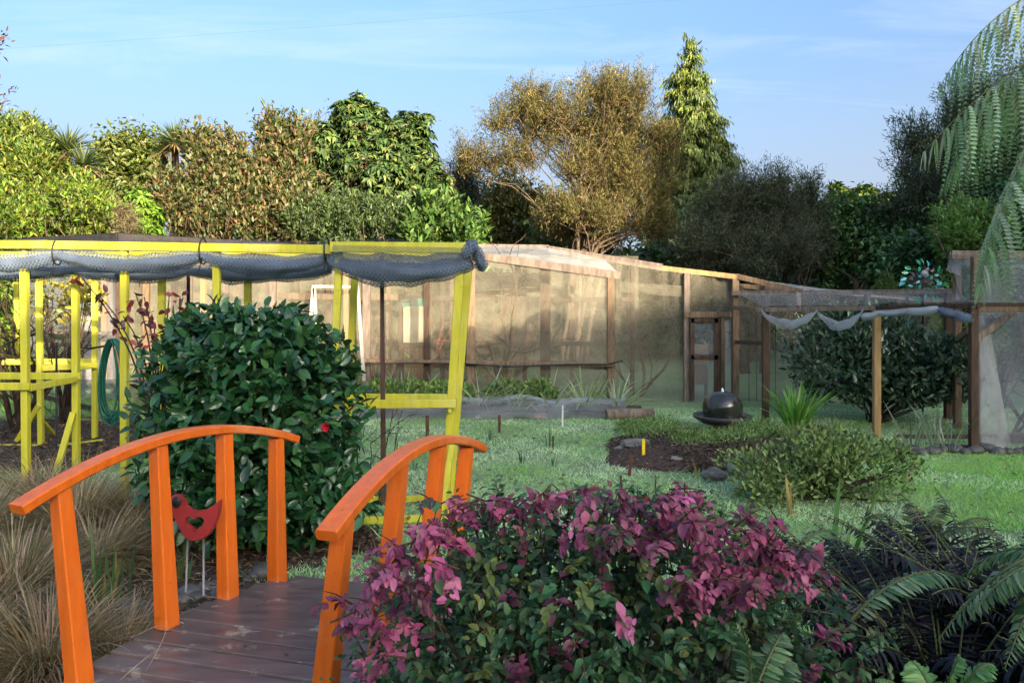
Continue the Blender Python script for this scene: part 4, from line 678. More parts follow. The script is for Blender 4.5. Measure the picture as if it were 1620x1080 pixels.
lay = [bsh(-.022, .95), bsh(-.012, 1.), bsh(.012, 1.), bsh(.022, .95)]; Fb = [tuple(t) for t in tri] + [tuple(i + 3 * nb_ for i in t[::-1]) for t in tri]
for j in range(3):
    for i in range(nO): a, b = i, (i + 1) % nO; Fb.append((a + j * nb_, b + j * nb_, b + (j + 1) * nb_, a + (j + 1) * nb_))
    for i in range(nH): a, b = nO + i, nO + (i + 1) % nH; Fb.append((a + j * nb_, a + (j + 1) * nb_, b + (j + 1) * nb_, b + j * nb_))
obj('body', np.concatenate(lay), Fb, M['red'], bd)
ev = W(271 + BX, 794, YB_ - .026); V, F = lathe_vf([(.001, .006), (.018, .004), (.024, 0), (.024, -.01)], 18); obj('eye', np.array(V)[:, [0, 2, 1]] * [1, -1, 1.25] + ev, F, M['black'], bd, smooth=True)
for x0, x1, y1 in ((289, 286, 935), (314, 314, 942)): tube('rod', [W(x1 + BX, y1, YB_), W(x0 + BX, 850, YB_)], .006, M['metal'], bd, 6)
# hose on its hanger
hp = W(190, 540, 8.6); hn = thing('hose_stand', 'dark post with a bracket carrying the coiled green hose', 'stand', hp * [1, 1, 0]); tube('post', [hp * [1, 1, 0] + [.06, .02, 0], hp * [1, 1, 0] + [.06, .02, 1.45]], .022, M['black'], hn); tube('bracket', [hp + [.06, 0, -.02], hp + [-.02, -.06, .0], hp + [-.1, -.08, -.02]], .016, M['black'], hn)
tube('feed_pipe', [hp + [-.05, 0, -.03], hp + [-.35, .05, -.08], hp + [-.75, .1, -.05], hp + [-.75, .1, -1.2]], .012, M['black'], hn, 6)
ho = thing('garden_hose', 'coiled green garden hose hanging beside the yellow post', 'hose', hp + [0, 0, -.9]); 
for k in range(13):
    w_ = .09 + .05 * rs.random(); L = .78 + .18 * rs.random(); ph = rs.normal() * .015; a = np.linspace(0, 2 * math.pi, 26); P = np.stack([hp[0] - .03 + w_ * np.sin(a) * (1.0 - .25 * np.cos(a)) + ph, hp[1] - .09 + .05 * np.sin(a * .5 + k) + .02 * rs.normal(), hp[2] + .03 - L / 2 + L / 2 * np.cos(a)], 1); tube('coil', P, .0095, M['hose'], ho, 6)
# timber edging, stakes and tags
tag(beam('bed_edging', G(70, 632), G(215, 668), .05, .17, M['darkwood']), 'dark timber sleeper edging the leaf litter beside the smaller yellow frame', 'edging')
def stake(x, y0, y1, mat, label, w=.03, lean=0, d=.012, cat='stake'):
    p = G(x, y1); return tag(beam('stake', p - [0, 0, .03], W(x + lean, y0, p[1]), w, d, M[mat], up=(0, 1, 0)), label, cat)
M['yellowpeg'] = m_noise('yellow_peg', (.75, .55, .01), (.85, .62, .015), 6, .5, (1, 1, 1), 0, .4, 0); M['whitepeg'] = m_noise('white_peg', (.62, .62, .58), (.75, .75, .7), 6, .5, (1, 1, 1), 0, .4, 0)
stake(676, 657, 690, 'stakewood', 'brown wooden peg in the lawn beside the leaning yellow posts', .045); stake(790, 656, 684, 'stakewood', 'brown wooden peg on the lawn in front of the netted bed', .035); stake(995, 719, 752, 'stakewood', 'leaning brown stake next to the yellow peg', .035, 4); stake(982, 752, 775, 'darkwood', 'short dark stake in the lawn just above the pink shrub', .022); stake(1037, 752, 785, 'darkwood', 'thin dark green-black stake by the mulch edge', .012)
stake(875, 690, 710, 'darkwood', 'small dark stub among the bulb shoots', .02); stake(890, 641, 675, 'whitepeg', 'slim white peg on the lawn near the netted bed', .022); stake(1018, 694, 731, 'yellowpeg', 'bright yellow peg beside the flat rock', .034); stake(1153, 715, 750, 'whitepeg', 'slim white peg beside the lichened rock', .024)
M['terra'] = m_noise('terracotta', (.42, .12, .05), (.5, .16, .07), 6, .7, (1, 1, 1), .1, .3, 0); c = G(855, 659); tag(obj('plant_tag', *boxv(c - [.09, .05, 0], c + [.08, .05, .04]), M['terra']), 'orange terracotta tile lying against the netted bed', 'tile')

# litter blown on to the deck
for k in range(26):
    t = rs.uniform(-.1, .95); s_ = rs.uniform(.08, .92); p = dl(t) * (1 - s_) + dr(t) * s_; p[2] = deckz(t) + .004; v, f, cc = scatter(leaf_t('full', .5, .2, .15), p[None], rdir(1) * [1, 1, .08], np.array([[0, 0, 1.]]) + rdir(1) * .2, np.array([.016 + .022 * rs.random()]), palette([(.22, .15, .08), (.12, .08, .05), (.3, .28, .2)], 1)); tag(obj('fallen_leaf', v, f, M['matte'], tint=cc), 'small fallen leaf lying on the brown bridge deck', 'leaf', 'leaves on the deck')
for k, (x0, y0, x1, y1, lb) in enumerate(((205, 1010, 290, 985, 'dry grass strand lying from the tussock across the deck edge'), (230, 1062, 262, 990, 'dry grass strand curling past the second orange post'), (190, 1075, 250, 1030, 'dry grass strand at the near corner of the deck'))):
    p, q = G(x0, y0, .16), G(x1, y1, .19); tag(tube('grass_strand', curve3(p, (p + q) / 2 + [.05, .02, .06], q, 10), .0016, M['straw'] if 'straw' in M else M.setdefault('straw', m_noise('straw', (.38, .3, .18), (.5, .42, .28), 9, .7, (1, 1, 1), 0, .2, 0)), n=4), lb, 'grass')
# ------------------------------------------------------------------ bushes whose leaves can be told apart
CAMP = np.array([0, 0, EYE])
def leaf_bush(t, P, D, N, S, tint, T, mat, npick=300, front=None, nvar=10, name='leaf'):
    """the npick leaves that show largest are objects of their own, the rest one part"""
    d = np.linalg.norm(P - CAMP, axis=1); face = np.abs((nrm(N) * nrm(CAMP - P)).sum(1)); score = S / d * (.4 + face) * (1 if front is None else front)
    idx = np.argsort(-score)[:npick]; rest = np.setdiff1d(np.arange(len(P)), idx)
    v, f, c = scatter(T, P[rest], D[rest], N[rest], S[rest], tint[rest]); stuff(obj('foliage', v, f, M[mat], t, tint=c, smooth=True))
    lum = tint[idx] @ [.3, .4, .3] + tint[idx][:, 0]; order = idx[np.argsort(lum)]; tp = wpos(t)
    for grp in np.array_split(order, nvar):
        me = mesh_np(name, T[0], T[1], tint=np.tile(tint[grp[len(grp) // 2]], (len(T[0]), 1)), smooth=True); me.materials.append(M[mat])
        for i in grp:
            X, Y, Z = basis(D[i:i + 1], N[i:i + 1]); o = bpy.data.objects.new(name, me); COL.objects.link(o); o.parent = t
            R = Matrix((X[0], Y[0], Z[0])).transposed(); o.rotation_euler = R.to_euler(); o.location = tuple(float(q) for q in P[i] - tp); o.scale = (float(S[i]),) * 3
def shell(lobes, n, surf, bumps=.1, seed=0.):
    P, O = in_lobes(lobes, n, surf); return P, O
# camellia
c0 = np.array([-1.86, 5.65, 0]); cam_t = thing('camellia_bush', 'large dark glossy camellia bush behind the bridge with one red bloom', 'shrub', c0)
cl = [(c0 + [0, 0, .55], np.array([.80, .62, .52])), (c0 + [.02, 0, .95], np.array([.86, .66, .52])), (c0 + [.0, 0, 1.28], np.array([.78, .58, .38])), (c0 + [.15, .0, 1.5], np.array([.34, .34, .22])), (c0 + [-.28, 0, 1.52], np.array([.3, .3, .22])), (c0 + [.3, 0, .35], np.array([.62, .55, .34]))]
cl = lumpy(cl, 5, .22, .93); n = 8600; P, O = in_lobes(cl, n, 5); k = P[:, 2] > .06; P, O = P[k], O[k]; n = len(P)
D = O * .55 + rdir(n) * .8 + [0, 0, .12]; N = O * .7 + rdir(n) * .55 + [0, 0, .65]; S = .106 * (.7 + .5 * rs.random(n)); tint = palette([(.022, .085, .03), (.036, .115, .036), (.014, .058, .024), (.06, .15, .045)], n, .2)
leaf_bush(cam_t, P, D, N, S, tint, leaf_t('full', .5, .16, .12), 'gloss', front=(P[:, 1] < c0[1] - .15) * 1. + .1)
mb = MB()
for k in range(26): tg = in_lobes(cl, 1, 1)[0][0]; mb.add(*tube_vf(curve3(c0 + [rs.normal() * .06, rs.normal() * .06, 0], c0 + (tg - c0) * [.3, .3, .5], tg, 6), np.linspace(.028, .006, 6), 5, False))
mb.build('stem', M['darkbark'], cam_t, smooth=True)
bp = W(516, 675, 5.12); n = 16; a = np.linspace(0, 12.5, n); d = np.stack([np.cos(a), -.6 + 0 * a, np.sin(a)], 1); v, f, c = scatter(leaf_t('full', .8, .3, -.2), bp + 0 * d, d + [0, -.5 * 1, 0] * (np.arange(n)[:, None] / n), np.tile([0, -1., .2], (n, 1)), .04 + .008 * np.sin(a * 3), palette([(.5, .01, .03), (.6, .02, .05)], n, .1)); obj('bloom', v, f, M['leaf'], cam_t, tint=c, smooth=True)
bud = MB()
for k in range(46):
    P_, O_ = in_lobes(cl, 1, 8); q = P_[0] + O_[0] * .04
    if q[1] > c0[1] - .05 or q[2] < .3: continue
    V, F = lathe_vf([(.001, -.014), (.009, -.006), (.010, .003), (.001, .016)], 6, q); bud.add(V, F)
M['bud'] = m_noise('flower_bud', (.16, .22, .06), (.22, .28, .09), 9, .5, (1, 1, 1), 0, .3, 0); stuff(bud.build('buds', M['bud'], cam_t, smooth=True))
# pink and green fringe-flower bush in front
l0 = np.array([.22, 2.3, 0]); lt = thing('fringe_flower_bush', 'broad foreground bush with pink-purple young leaves over dark green', 'shrub', l0)
ll_ = [(l0 + [0, 0, .62], np.array([.66, .46, .5])), (l0 + [-.30, -.02, .72], np.array([.36, .36, .34])), (l0 + [.05, .0, .93], np.array([.50, .38, .24])), (l0 + [.42, 0, .72], np.array([.36, .36, .30])), (l0 + [-.12, 0, 1.02], np.array([.28, .28, .17])), (l0 + [.30, .02, 1.03], np.array([.22, .24, .17])), (l0 + [-.48, -.02, .42], np.array([.25, .3, .36]))]
def shoots(C, A, per, size, droop, length):
    """alternate leaves along short twigs C -> C + A*length, smaller towards the tip"""
    n = len(C); u = np.tile((np.arange(per) + .5) / per, n)[:, None]; a = np.repeat(A, per, 0); c = np.repeat(C, per, 0); ln = np.repeat(length, per)[:, None]; side = nrm(np.cross(a, rdir(n).repeat(per, 0))) * np.tile(np.where(np.arange(per) % 2, 1, -1), n)[:, None]
    P = c + a * u * ln - np.array([0, 0, 1.]) * (u ** 2) * ln * droop + rs.normal(size=(n * per, 3)) * .006; D = a * .45 + side * .8 + rdir(n * per) * .35 - np.array([0, 0, 1.]) * droop * .7; N = np.array([0, -.25, .9]) + a * .3 + rdir(n * per) * .45
    return P, D, N, size * (1.1 - .55 * u[:, 0]) * (.75 + .5 * rs.random(n * per)), u[:, 0]
C, O = in_lobes(ll_, 1500, 6.5); k = (C[:, 2] > .12) & (C[:, 1] > 1.5); C, O = C[k], O[k]; A = nrm(O * .8 + rdir(len(C)) * .45 + [0, 0, .35]); P, D, N, S, U_ = shoots(C, A, 9, .036, .15, .07 + .06 * rs.random(len(C)))
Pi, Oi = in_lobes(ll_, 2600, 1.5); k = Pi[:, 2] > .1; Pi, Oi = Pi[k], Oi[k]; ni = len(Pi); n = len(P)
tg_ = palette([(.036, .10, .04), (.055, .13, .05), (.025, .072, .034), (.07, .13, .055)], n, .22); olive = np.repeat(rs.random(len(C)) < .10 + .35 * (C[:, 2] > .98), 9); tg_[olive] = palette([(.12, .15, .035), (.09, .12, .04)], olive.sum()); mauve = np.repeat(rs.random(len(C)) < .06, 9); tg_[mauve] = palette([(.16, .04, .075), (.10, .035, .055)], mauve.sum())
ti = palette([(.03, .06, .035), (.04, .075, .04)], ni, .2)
sh = []
for px, py, m in ((600, 905, 70), (575, 960, 60), (640, 870, 60), (690, 845, 70), (740, 810, 50), (790, 795, 40), (700, 900, 45), (650, 930, 60), (620, 1000, 40), (580, 1040, 35), (840, 785, 26), (880, 790, 26), (930, 790, 34), (985, 785, 50), (1040, 800, 70), (1075, 785, 60), (1000, 830, 40), (1050, 850, 50), (1110, 830, 50), (1150, 880, 80), (1120, 900, 70), (1185, 900, 70), (1090, 930, 40), (1220, 860, 70), (1250, 890, 70), (1275, 885, 40), (1180, 835, 40), (1145, 940, 30), (905, 855, 10), (1310, 1000, 16), (1030, 960, 10)):
    for q in range(max(1, int(m / 10))): sh.append(W(px + rs.normal() * 22, py + rs.normal() * 18, 2.0 + .07 * rs.normal() + (.12 if py < 830 else 0) - (.08 if py > 920 else 0)))
sh = np.array(sh); A2 = nrm(np.stack([rs.normal(size=len(sh)) * .7, -.5 + .3 * rs.normal(size=len(sh)), .55 + .3 * rs.normal(size=len(sh))], 1)); P2, D2, N2, S2, U2 = shoots(sh - A2 * .03, A2, 14, .034, .75, .07 + .05 * rs.random(len(sh))); m = len(P2)
base_ = np.repeat(palette([(.34, .075, .15), (.40, .115, .20), (.26, .05, .11), (.17, .04, .075), (.10, .04, .05)], len(sh), .12), 14, 0); tp_ = np.clip(base_ * (1 + .16 * rs.normal(size=(m, 1))), .01, 1)
PP = np.concatenate([P, Pi, P2])
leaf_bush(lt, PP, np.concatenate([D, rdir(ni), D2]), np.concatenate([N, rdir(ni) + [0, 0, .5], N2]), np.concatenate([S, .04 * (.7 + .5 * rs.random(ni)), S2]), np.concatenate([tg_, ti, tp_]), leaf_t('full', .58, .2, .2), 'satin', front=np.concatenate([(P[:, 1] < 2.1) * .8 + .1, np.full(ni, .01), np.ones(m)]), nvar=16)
mb = MB()
for c_, a_ in list(zip(C, A))[::2] + list(zip(sh - A2 * .03, A2)): mb.add(*tube_vf([c_ - a_ * .03, c_ + a_ * .04, c_ + a_ * .085 - [0, 0, .01]], [.0028, .002, .001], 4, False))
stuff(mb.build('twig', M['stakewood'], lt))
mb = MB()
for k in range(60): tg = PP[rs.integers(n)]; mb.add(*tube_vf(curve3(l0 + [rs.normal() * .08, rs.normal() * .08, 0], l0 + (tg - l0) * [.35, .35, .45], tg, 7), np.linspace(.016, .003, 7), 5, False))
mb.build('stem', M['darkbark'], lt, smooth=True)
# small-leaved shrubs
def small_bush(name, label, c, lobes, n, ll, lw, cols, mat, cat='shrub', up=.5, surf=3.5, stems=24, mode=None, twigc='darkbark', kind='full'):
    t = thing(name, label, cat, c); lobes = lumpy(lobes, 4, .36, .92); P, O = in_lobes(lobes, n, surf); k = P[:, 2] > .02; P, O = P[k], O[k]; n = len(P)
    v, f, cc = scatter(leaf_t(kind, lw, .15, .1), P, O * .5 + rdir(n) * .7 + [0, 0, up], O * .5 + rdir(n) * .6 + [0, 0, .5], ll * (.6 + .7 * rs.random(n)), palette(cols, n, .25)); stuff(obj('foliage', v, f, M[mat], t, tint=cc)); mb = MB(); c = np.asarray(c)
    for k in range(stems): tg = in_lobes(lobes, 1, 2)[0][0]; mb.add(*tube_vf(curve3(c + [rs.normal() * .05, rs.normal() * .05, 0], c + (tg - c) * [.4, .4, .5], tg, 6), np.linspace(.016, .004, 6), 5, False))
    mb.build('stem', M[twigc], t, smooth=True); return t
a0 = np.array([2.75, 7.0, 0])
small_bush('azalea_bush', 'low rounded light green small-leaved bush in the mid-garden', a0, [(a0 + [-.3, 0, .22], np.array([.55, .48, .26])), (a0 + [.3, 0, .24], np.array([.56, .48, .30])), (a0 + [.05, 0, .44], np.array([.5, .42, .22])), (a0 + [-.55, -.2, .15], np.array([.3, .3, .2]))], 6500, .052, .42, [(.15, .23, .06), (.2, .28, .08), (.09, .15, .045), (.25, .31, .12)], 'satin', surf=2.6, stems=50)
r0_ = np.array([5.1, 11.1, 0]); rh = small_bush('evergreen_bush', 'big dense dark evergreen bush inside the low brown frame', r0_, [(r0_ + [-.45, 0, .85], np.array([.85, .8, .58])), (r0_ + [.45, 0, .8], np.array([.85, .8, .55])), (r0_ + [-.1, 0, 1.2], np.array([.7, .6, .4])), (r0_ + [.75, 0, .62], np.array([.6, .6, .4]))], 11000, .11, .38, [(.05, .10, .06), (.075, .13, .07), (.035, .075, .045), (.11, .16, .09)], 'gloss', stems=40, surf=2.2)
for k, (px, py, w_, h_, lb) in enumerate(((1070, 705, .6, .15, 'spreading juniper in front of the mulch, fine grey-green'), (1150, 722, .5, .17, 'soft green juniper mound under the fountain bowl'), (1215, 708, .45, .18, 'pale green juniper between fountain and brown post'), (1290, 705, .4, .12, 'low mossy hummock under the strap-leaved clump'), (1110, 722, .34, .12, 'small bright juniper spilling over the mulch'), (1035, 690, .42, .12, 'low juniper behind the large flat rock'))):
    c = G(px, py); c[1] += .25; small_bush('juniper', lb, c, [(c + [0, 0, h_ * .6], np.array([w_, w_ * .7, h_])), (c + [-w_ * .5, 0, h_ * .5], np.array([w_ * .6, w_ * .6, h_ * .8]))], 2600, .06, .2, [(.2, .31, .10), (.26, .37, .14), (.15, .24, .08)] if k != 3 else [(.2, .19, .06), (.14, .16, .05)], 'matte', stems=14, up=.4, surf=2.4, kind='quad')
# red and yellow leaved sprigs behind the camellia
sp = thing('autumn_sprig', 'slender branches with sparse red and plum leaves beside the camellia', 'shrub', np.array([-2.75, 6.15, 0])); mb = MB(); tips = []
for x, y in ((130, 440), (160, 470), (195, 500), (228, 470), (240, 495), (268, 465), (215, 465), (290, 470)):
    tg = W(x, y, 6.15); P = curve3(np.array([-2.75, 6.15, 0]), np.array([-2.72, 6.15, 1.25]), tg, 9); mb.add(*tube_vf(P, np.linspace(.012, .004, 9), 5, False)); tips += [P[i] for i in (6, 7, 8) for _ in range(3)]
mb.build('stem', M['darkbark'], sp, smooth=True); tips = np.array(tips) + rs.normal(size=(len(tips), 3)) * .035; cc = palette([(.20, .03, .03), (.12, .03, .05), (.28, .05, .03), (.10, .05, .06)], len(tips)); T = leaf_t('full', .5, .2, .15)
for i, p in enumerate(tips): v, f, c = scatter(T, p[None], rdir(1) + [[0, 0, -.3]], rdir(1) + [[0, -.8, .3]], .075, cc[i:i + 1]); obj('leaf', v, f, M['leaf'], sp, tint=c)
yl = small_bush('yellow_leaf_shrub', 'sparse yellow-leaved shrub behind the smaller yellow frame', W(105, 600, 11) * [1, 1, 0], [(W(100, 470, 11), np.array([.45, .3, .45])), (W(130, 480, 11), np.array([.3, .3, .3]))], 420, .09, .6, [(.35, .28, .03), (.28, .24, .05), (.2, .2, .05)], 'leaf', stems=26)
# ------------------------------------------------------------------ strap-leaved plants and grasses
def strap_vf(p, d, L, w, bend, seg=6, tw=0., twc=None):
    """a curved strap leaf: base point, heading (xy), length, width, how far it arches over"""
    d = np.asarray(d, float); P = []; th = bend[0]; q = np.asarray(p, float).copy()
    for i in range(seg + 1): P.append(q.copy()); th += (bend[1] - bend[0]) / seg; q = q + L / seg * np.array([d[0] * math.sin(th), d[1] * math.sin(th), math.cos(th)])
    s = np.array([-d[1], d[0], 0.]); s = nrm(s * math.cos(tw) + np.array([d[0], d[1], 0]) * math.sin(tw)); V = []
    for i, q in enumerate(P): u = i / seg; ww = w * (.75 + .6 * u if u < .35 else .96 * (1 - ((u - .35) / .65) ** 2.2) + .03) / 2; V += [q - s * ww, q + np.array([0, 0, -.25 * ww]), q + s * ww]
    F = []
    for i in range(seg): a = i * 3; F += [(a, a + 1, a + 4), (a, a + 4, a + 3), (a + 1, a + 2, a + 5), (a + 1, a + 5, a + 4)]
    return np.array(V), np.array(F)
def clump(name, label, cat, c, n, L, w, cols, mat='blade', spread=.05, bend=(.1, .5), arch=(.3, 1.2), parts=True, group=None, seg=6, cj=.2):
    t = thing(name, label, cat, c, group) if parts else None; acc = []
    for i in range(n):
        a = rs.random() * 2 * math.pi; d = (math.cos(a), math.sin(a)); b0 = rs.uniform(*bend); b1 = b0 + rs.uniform(*arch); p = np.asarray(c) + [d[0] * spread * rs.random(), d[1] * spread * rs.random(), -.01]
        V, F = strap_vf(p, d, L * (.6 + .55 * rs.random()), w * (.7 + .5 * rs.random()), (b0, b1), seg, rs.normal() * .5); tn = np.tile(palette(cols, 1, cj), (len(V), 1))
        if parts: obj('leaf', V, F, M[mat], t, tint=tn, smooth=True, origin=p)
        else: acc.append((V, F, tn))
    if parts: return t
    V, F, tn = join(acc); o = obj(name, V, F, M[mat], tint=tn, smooth=True); return tag(o, label, cat, group)
DRY = [(.30, .21, .12), (.38, .28, .17), (.21, .155, .085), (.15, .15, .07), (.44, .34, .22)]
tl = [((120, 850), 'big brown tussock grass arching beside the second orange post', 1500, .72), ((20, 960), 'brown tussock grass at the near foot of the bridge', 1500, .62), ((60, 800), 'brown-green tussock grass in front of the yellow corner post', 1100, .55), ((215, 850), 'brown tussock grass next to the red bird', 1000, .52), ((-30, 860), 'brown tussock grass at the path edge beyond the first orange post', 1000, .62), ((190, 1040), 'low brown tussock against the deck edge', 700, .35), ((150, 905), 'brown tussock filling the bank between the first two orange posts', 1100, .5), ((75, 1060), 'straw-brown tussock under the near end of the handrail', 1100, .5), ((-60, 1040), 'straw-brown tussock on the bank away from the bridge', 900, .55), ((265, 880), 'thin brown tussock behind the red bird', 700, .4)]
for (px, py), lb, n, L in tl: clump('tussock_grass', lb, 'grass', G(px, py), n, L, .0065, DRY, spread=.16, bend=(.05, .75), arch=(.6, 1.9), parts=False, group='tussocks by the bridge', seg=6)
IR = [(.06, .15, .035), (.09, .19, .045), (.13, .20, .05), (.05, .11, .05)]
for px, py, n, L, lb in ((165, 975, 9, .5, 'upright green iris leaves beside the near orange post'), (185, 955, 7, .42, 'green and yellowing iris leaves between the first two orange posts'), (278, 925, 7, .25, 'short iris leaves below the red bird')):
    clump('iris_clump', lb, 'iris', G(px, py), n, L, .022, IR + [(.32, .26, .08)], spread=.09, bend=(.0, .18), arch=(0, .25), seg=5)
clump('iris_clump', 'broad bright iris leaves between the pink bush and the light green bush', 'iris', W(1290, 860, 3.6) * [1, 1, 0], 11, .98, .04, [(.12, .25, .06), (.09, .18, .05)], spread=.08, bend=(.02, .3), arch=(.1, .5))
for px, py, h, col, lb in ((1105, 760, .3, (.45, .26, .10), 'single curled brown dead leaf by the mulch'), (1250, 815, .3, (.34, .25, .09), 'single yellow upright dead leaf before the light green bush'), (1435, 765, .36, (.5, .44, .28), 'single pale dry strap leaf at the bush edge')): clump('dry_leaf_stem', lb, 'leaf', G(px, py), 2, h, .03, [col], spread=.01, bend=(0, .15), arch=(.05, .35), seg=5)
clump('strap_leaf_clump', 'bright green strap-leaved clump beside the brown frame post', 'plant', G(1270, 690) + [0, .25, .1], 120, .6, .026, [(.16, .36, .06), (.21, .42, .08), (.11, .25, .05)], spread=.16, bend=(.05, .55), arch=(.3, 1.1))
for k, (px, py) in enumerate(((776, 698), (826, 733), (868, 708), (876, 738), (1080, 735), (655, 745))): clump('bulb_shoots', ['bulb shoots beside the wooden peg on the lawn', 'lone bulb shoots out in the frosty lawn', 'tall bulb shoots next to the small dark stub', 'bulb shoots below the small dark stub', 'bulb shoots at the mulch edge', 'bulb shoots inside the yellow frame'][k], 'bulb', G(px, py), 7, .17 if k != 2 else .3, .013, [(.05, .12, .07), (.08, .16, .09)], spread=.04, bend=(0, .2), arch=(0, .3), group='bulb shoots on the lawn', seg=4)
for k, (px, py, n, L, sp_, cols) in enumerate(((640, 632, 26, .62, .25, [(.15, .25, .08), (.22, .32, .12)]), (700, 634, 26, .6, .25, [(.14, .25, .07), (.2, .3, .1)]), (760, 636, 26, .7, .2, [(.25, .3, .2), (.32, .36, .27)]), (815, 640, 26, .7, .25, [(.14, .24, .07), (.27, .32, .2)]), (870, 642, 26, .7, .25, [(.24, .3, .18), (.3, .34, .24)]), (925, 645, 26, .7, .25, [(.24, .3, .18), (.15, .24, .08)]), (975, 648, 24, .65, .2, [(.3, .34, .24), (.2, .28, .14)]))):
    clump('leek_clump', ['leafy strap greens near the camellia in the netted bed', 'strap greens behind the leaning yellow posts', 'pale arching leeks beside the wide grey post', 'mixed green and pale leeks right of the wide grey post', 'pale leeks in the middle of the netted bed', 'pale leeks below the corner of the front bay', 'pale leeks at the log end of the bed'][k], 'vegetable', np.array([(px - 810) / 1250 * 11.8, 11.8, .12]), int(n * 1.6), L * .95, .026, [tuple(min(1, q * 1.35) for q in cc_) for cc_ in cols], spread=sp_, bend=(.1, .9), arch=(.3, 1.3), group='plants in the netted bed')
vb = [np.array([(x - 810) / 1250 * 11.95, 11.95, .1]) for x in (600, 655, 715, 800, 850)]
for k, c in enumerate(vb): small_bush('leafy_vegetable', ['leafy greens beside the trestle legs', 'leafy greens under the hutch', 'leafy greens behind the leaning yellow posts', 'leafy greens by the wide grey post', 'leafy greens in the middle of the bed'][k], c, [(c + [0, 0, .2], np.array([.32, .25, .2]))], 700, .075, .5, [(.10, .2, .05), (.16, .26, .06), (.2, .28, .07)], 'leaf', 'vegetable', stems=8)
for k, (px, py) in enumerate(((1445, 712), (1480, 714), (1505, 716))): clump('pale_grass_tuft', ['pale grass blades beside the tan frame post', 'pale grass blades along the edging stones', 'pale grass blades by the dark end post'][k], 'grass', G(px, py), 12, .62, .018, [(.28, .34, .24), (.2, .27, .16)], spread=.1, bend=(.0, .5), arch=(.0, .8))
# raised bed with netting drawn over its front edge
bed = thing('raised_bed', 'raised vegetable bed with grey netting bunched along its front', 'garden bed', (-.2, 11.7, 0))
V, F, U = grid_vf(lambda u, v: (np.array([-2.6 + 4.5 * u, 11.45 + .75 * v, .02 + .14 * math.sin(math.pi * min(1, v * 1.4 + .15)) ** .5 + .02 * fbm(u * 20, v * 5)]), (u, v)), 40, 8); obj('soil', V, F, M['soil'], bed, smooth=True)
def bn_(u, v):
    x = -2.7 + 4.35 * u; y = 11.36 + .25 * v - .07 * math.sin(v * math.pi) + .04 * fbm(x * 2, v); z = .01 + .30 * v - .05 * abs(math.sin(x * 1.7)) * v + .03 * fbm(x * 3.1, v * 4); return np.array([x, y, max(z, .012)]), (u * 4.4, v * .4)
V, F, U = grid_vf(bn_, 90, 14); obj('netting', V, F, M['netbed'], bed, uv=U, smooth=True)
P = np.array([(-2.7 + 4.4 * t, 11.6, .28 - .06 * abs(math.sin((-2.7 + 4.4 * t) * 1.7)) + .03 * math.sin(t * 31)) for t in np.linspace(0, 1, 40)]); Vr, Fr = tube_vf(P, .035, 8); obj('netting_hem', Vr, Fr, M['netswag'], bed, uv=np.stack([np.repeat(np.arange(40) * .11, 8), np.tile(np.arange(8) * .03, 40)], 1), smooth=True)
tube('log', [(1.35, 11.35, .07), (1.7, 11.4, .075), (2.05, 11.5, .07)], [.075, .08, .07], M['greywood'], bed, 10); beam('back_board', (-2.6, 12.16, .1), (1.75, 12.16, .1), .05, .2, M['darkwood'], bed)
# ------------------------------------------------------------------ rocks and stones
def rock(name, label, c, s, mat, cat, seed, group=None, flat=0.):
    r_ = np.random.default_rng(seed); import bmesh; bm = bmesh.new(); bmesh.ops.create_icosphere(bm, subdivisions=3, radius=1); A = nrm(r_.normal(size=(9, 3))); o_ = .72 + .25 * r_.random(9); co = np.array([v.co[:] for v in bm.verts])
    for a, b in zip(A, o_): h = co @ a; co = co - np.maximum(h - b, 0)[:, None] * a * .85
    co += .03 * r_.normal(size=co.shape); co = co * np.asarray(s); F = [tuple(v.index for v in f.verts) for f in bm.faces]; bm.free(); a = r_.random() * .5 - .25; R = np.array([[math.cos(a), -math.sin(a), 0], [math.sin(a), math.cos(a), 0], [0, 0, 1]])
    co = co @ R.T + np.asarray(c) + [0, 0, s[2] * .55]; return tag(obj(name, co, F, M[mat], smooth=mat == 'stone'), label, cat, group)
M['lichenrock'] = m_noise('lichened_rock', (.13, .12, .10), (.24, .23, .20), 5, .8, (1, 1, 1), .6, .3, 0, (.42, .40, .03), (.35, .52))
for px, py, s, m, lb in ((1010, 712, (.26, .2, .085), 'slate', 'large flat layered rock beside the yellow peg'), (1072, 735, (.15, .12, .06), 'slate', 'grey slate rock half sunk in the mulch'), (1118, 738, (.15, .12, .05), 'slate', 'low pale rock below the juniper mound'), (1130, 758, (.13, .1, .08), 'slate', 'rounded brown rock at the front of the mulch'), (1182, 752, (.2, .15, .13), 'lichenrock', 'rock with yellow lichen behind the light green bush'), (980, 716, (.07, .06, .05), 'slate', 'small pale stone at the end of the flat rock')):
    rock('rock', lb, G(px, py), s, m, 'rock', int(px))
ORD = ['first', 'second', 'third', 'fourth', 'fifth', 'sixth', 'seventh', 'eighth', 'ninth', 'tenth', 'eleventh', 'twelfth', 'thirteenth']
for k, px in enumerate(range(1425, 1640, 17)):
    s = .055 + .04 * rs.random(); rock('edging_stone', ORD[k] + ' rounded stone from the tan frame post in the lawn edging row', G(px, 716 + rs.normal() * 1.5 + .01 * (px - 1425)), (s * 1.2, s, s * .8), 'stone', 'stone', 300 + k, 'stones edging the lawn')
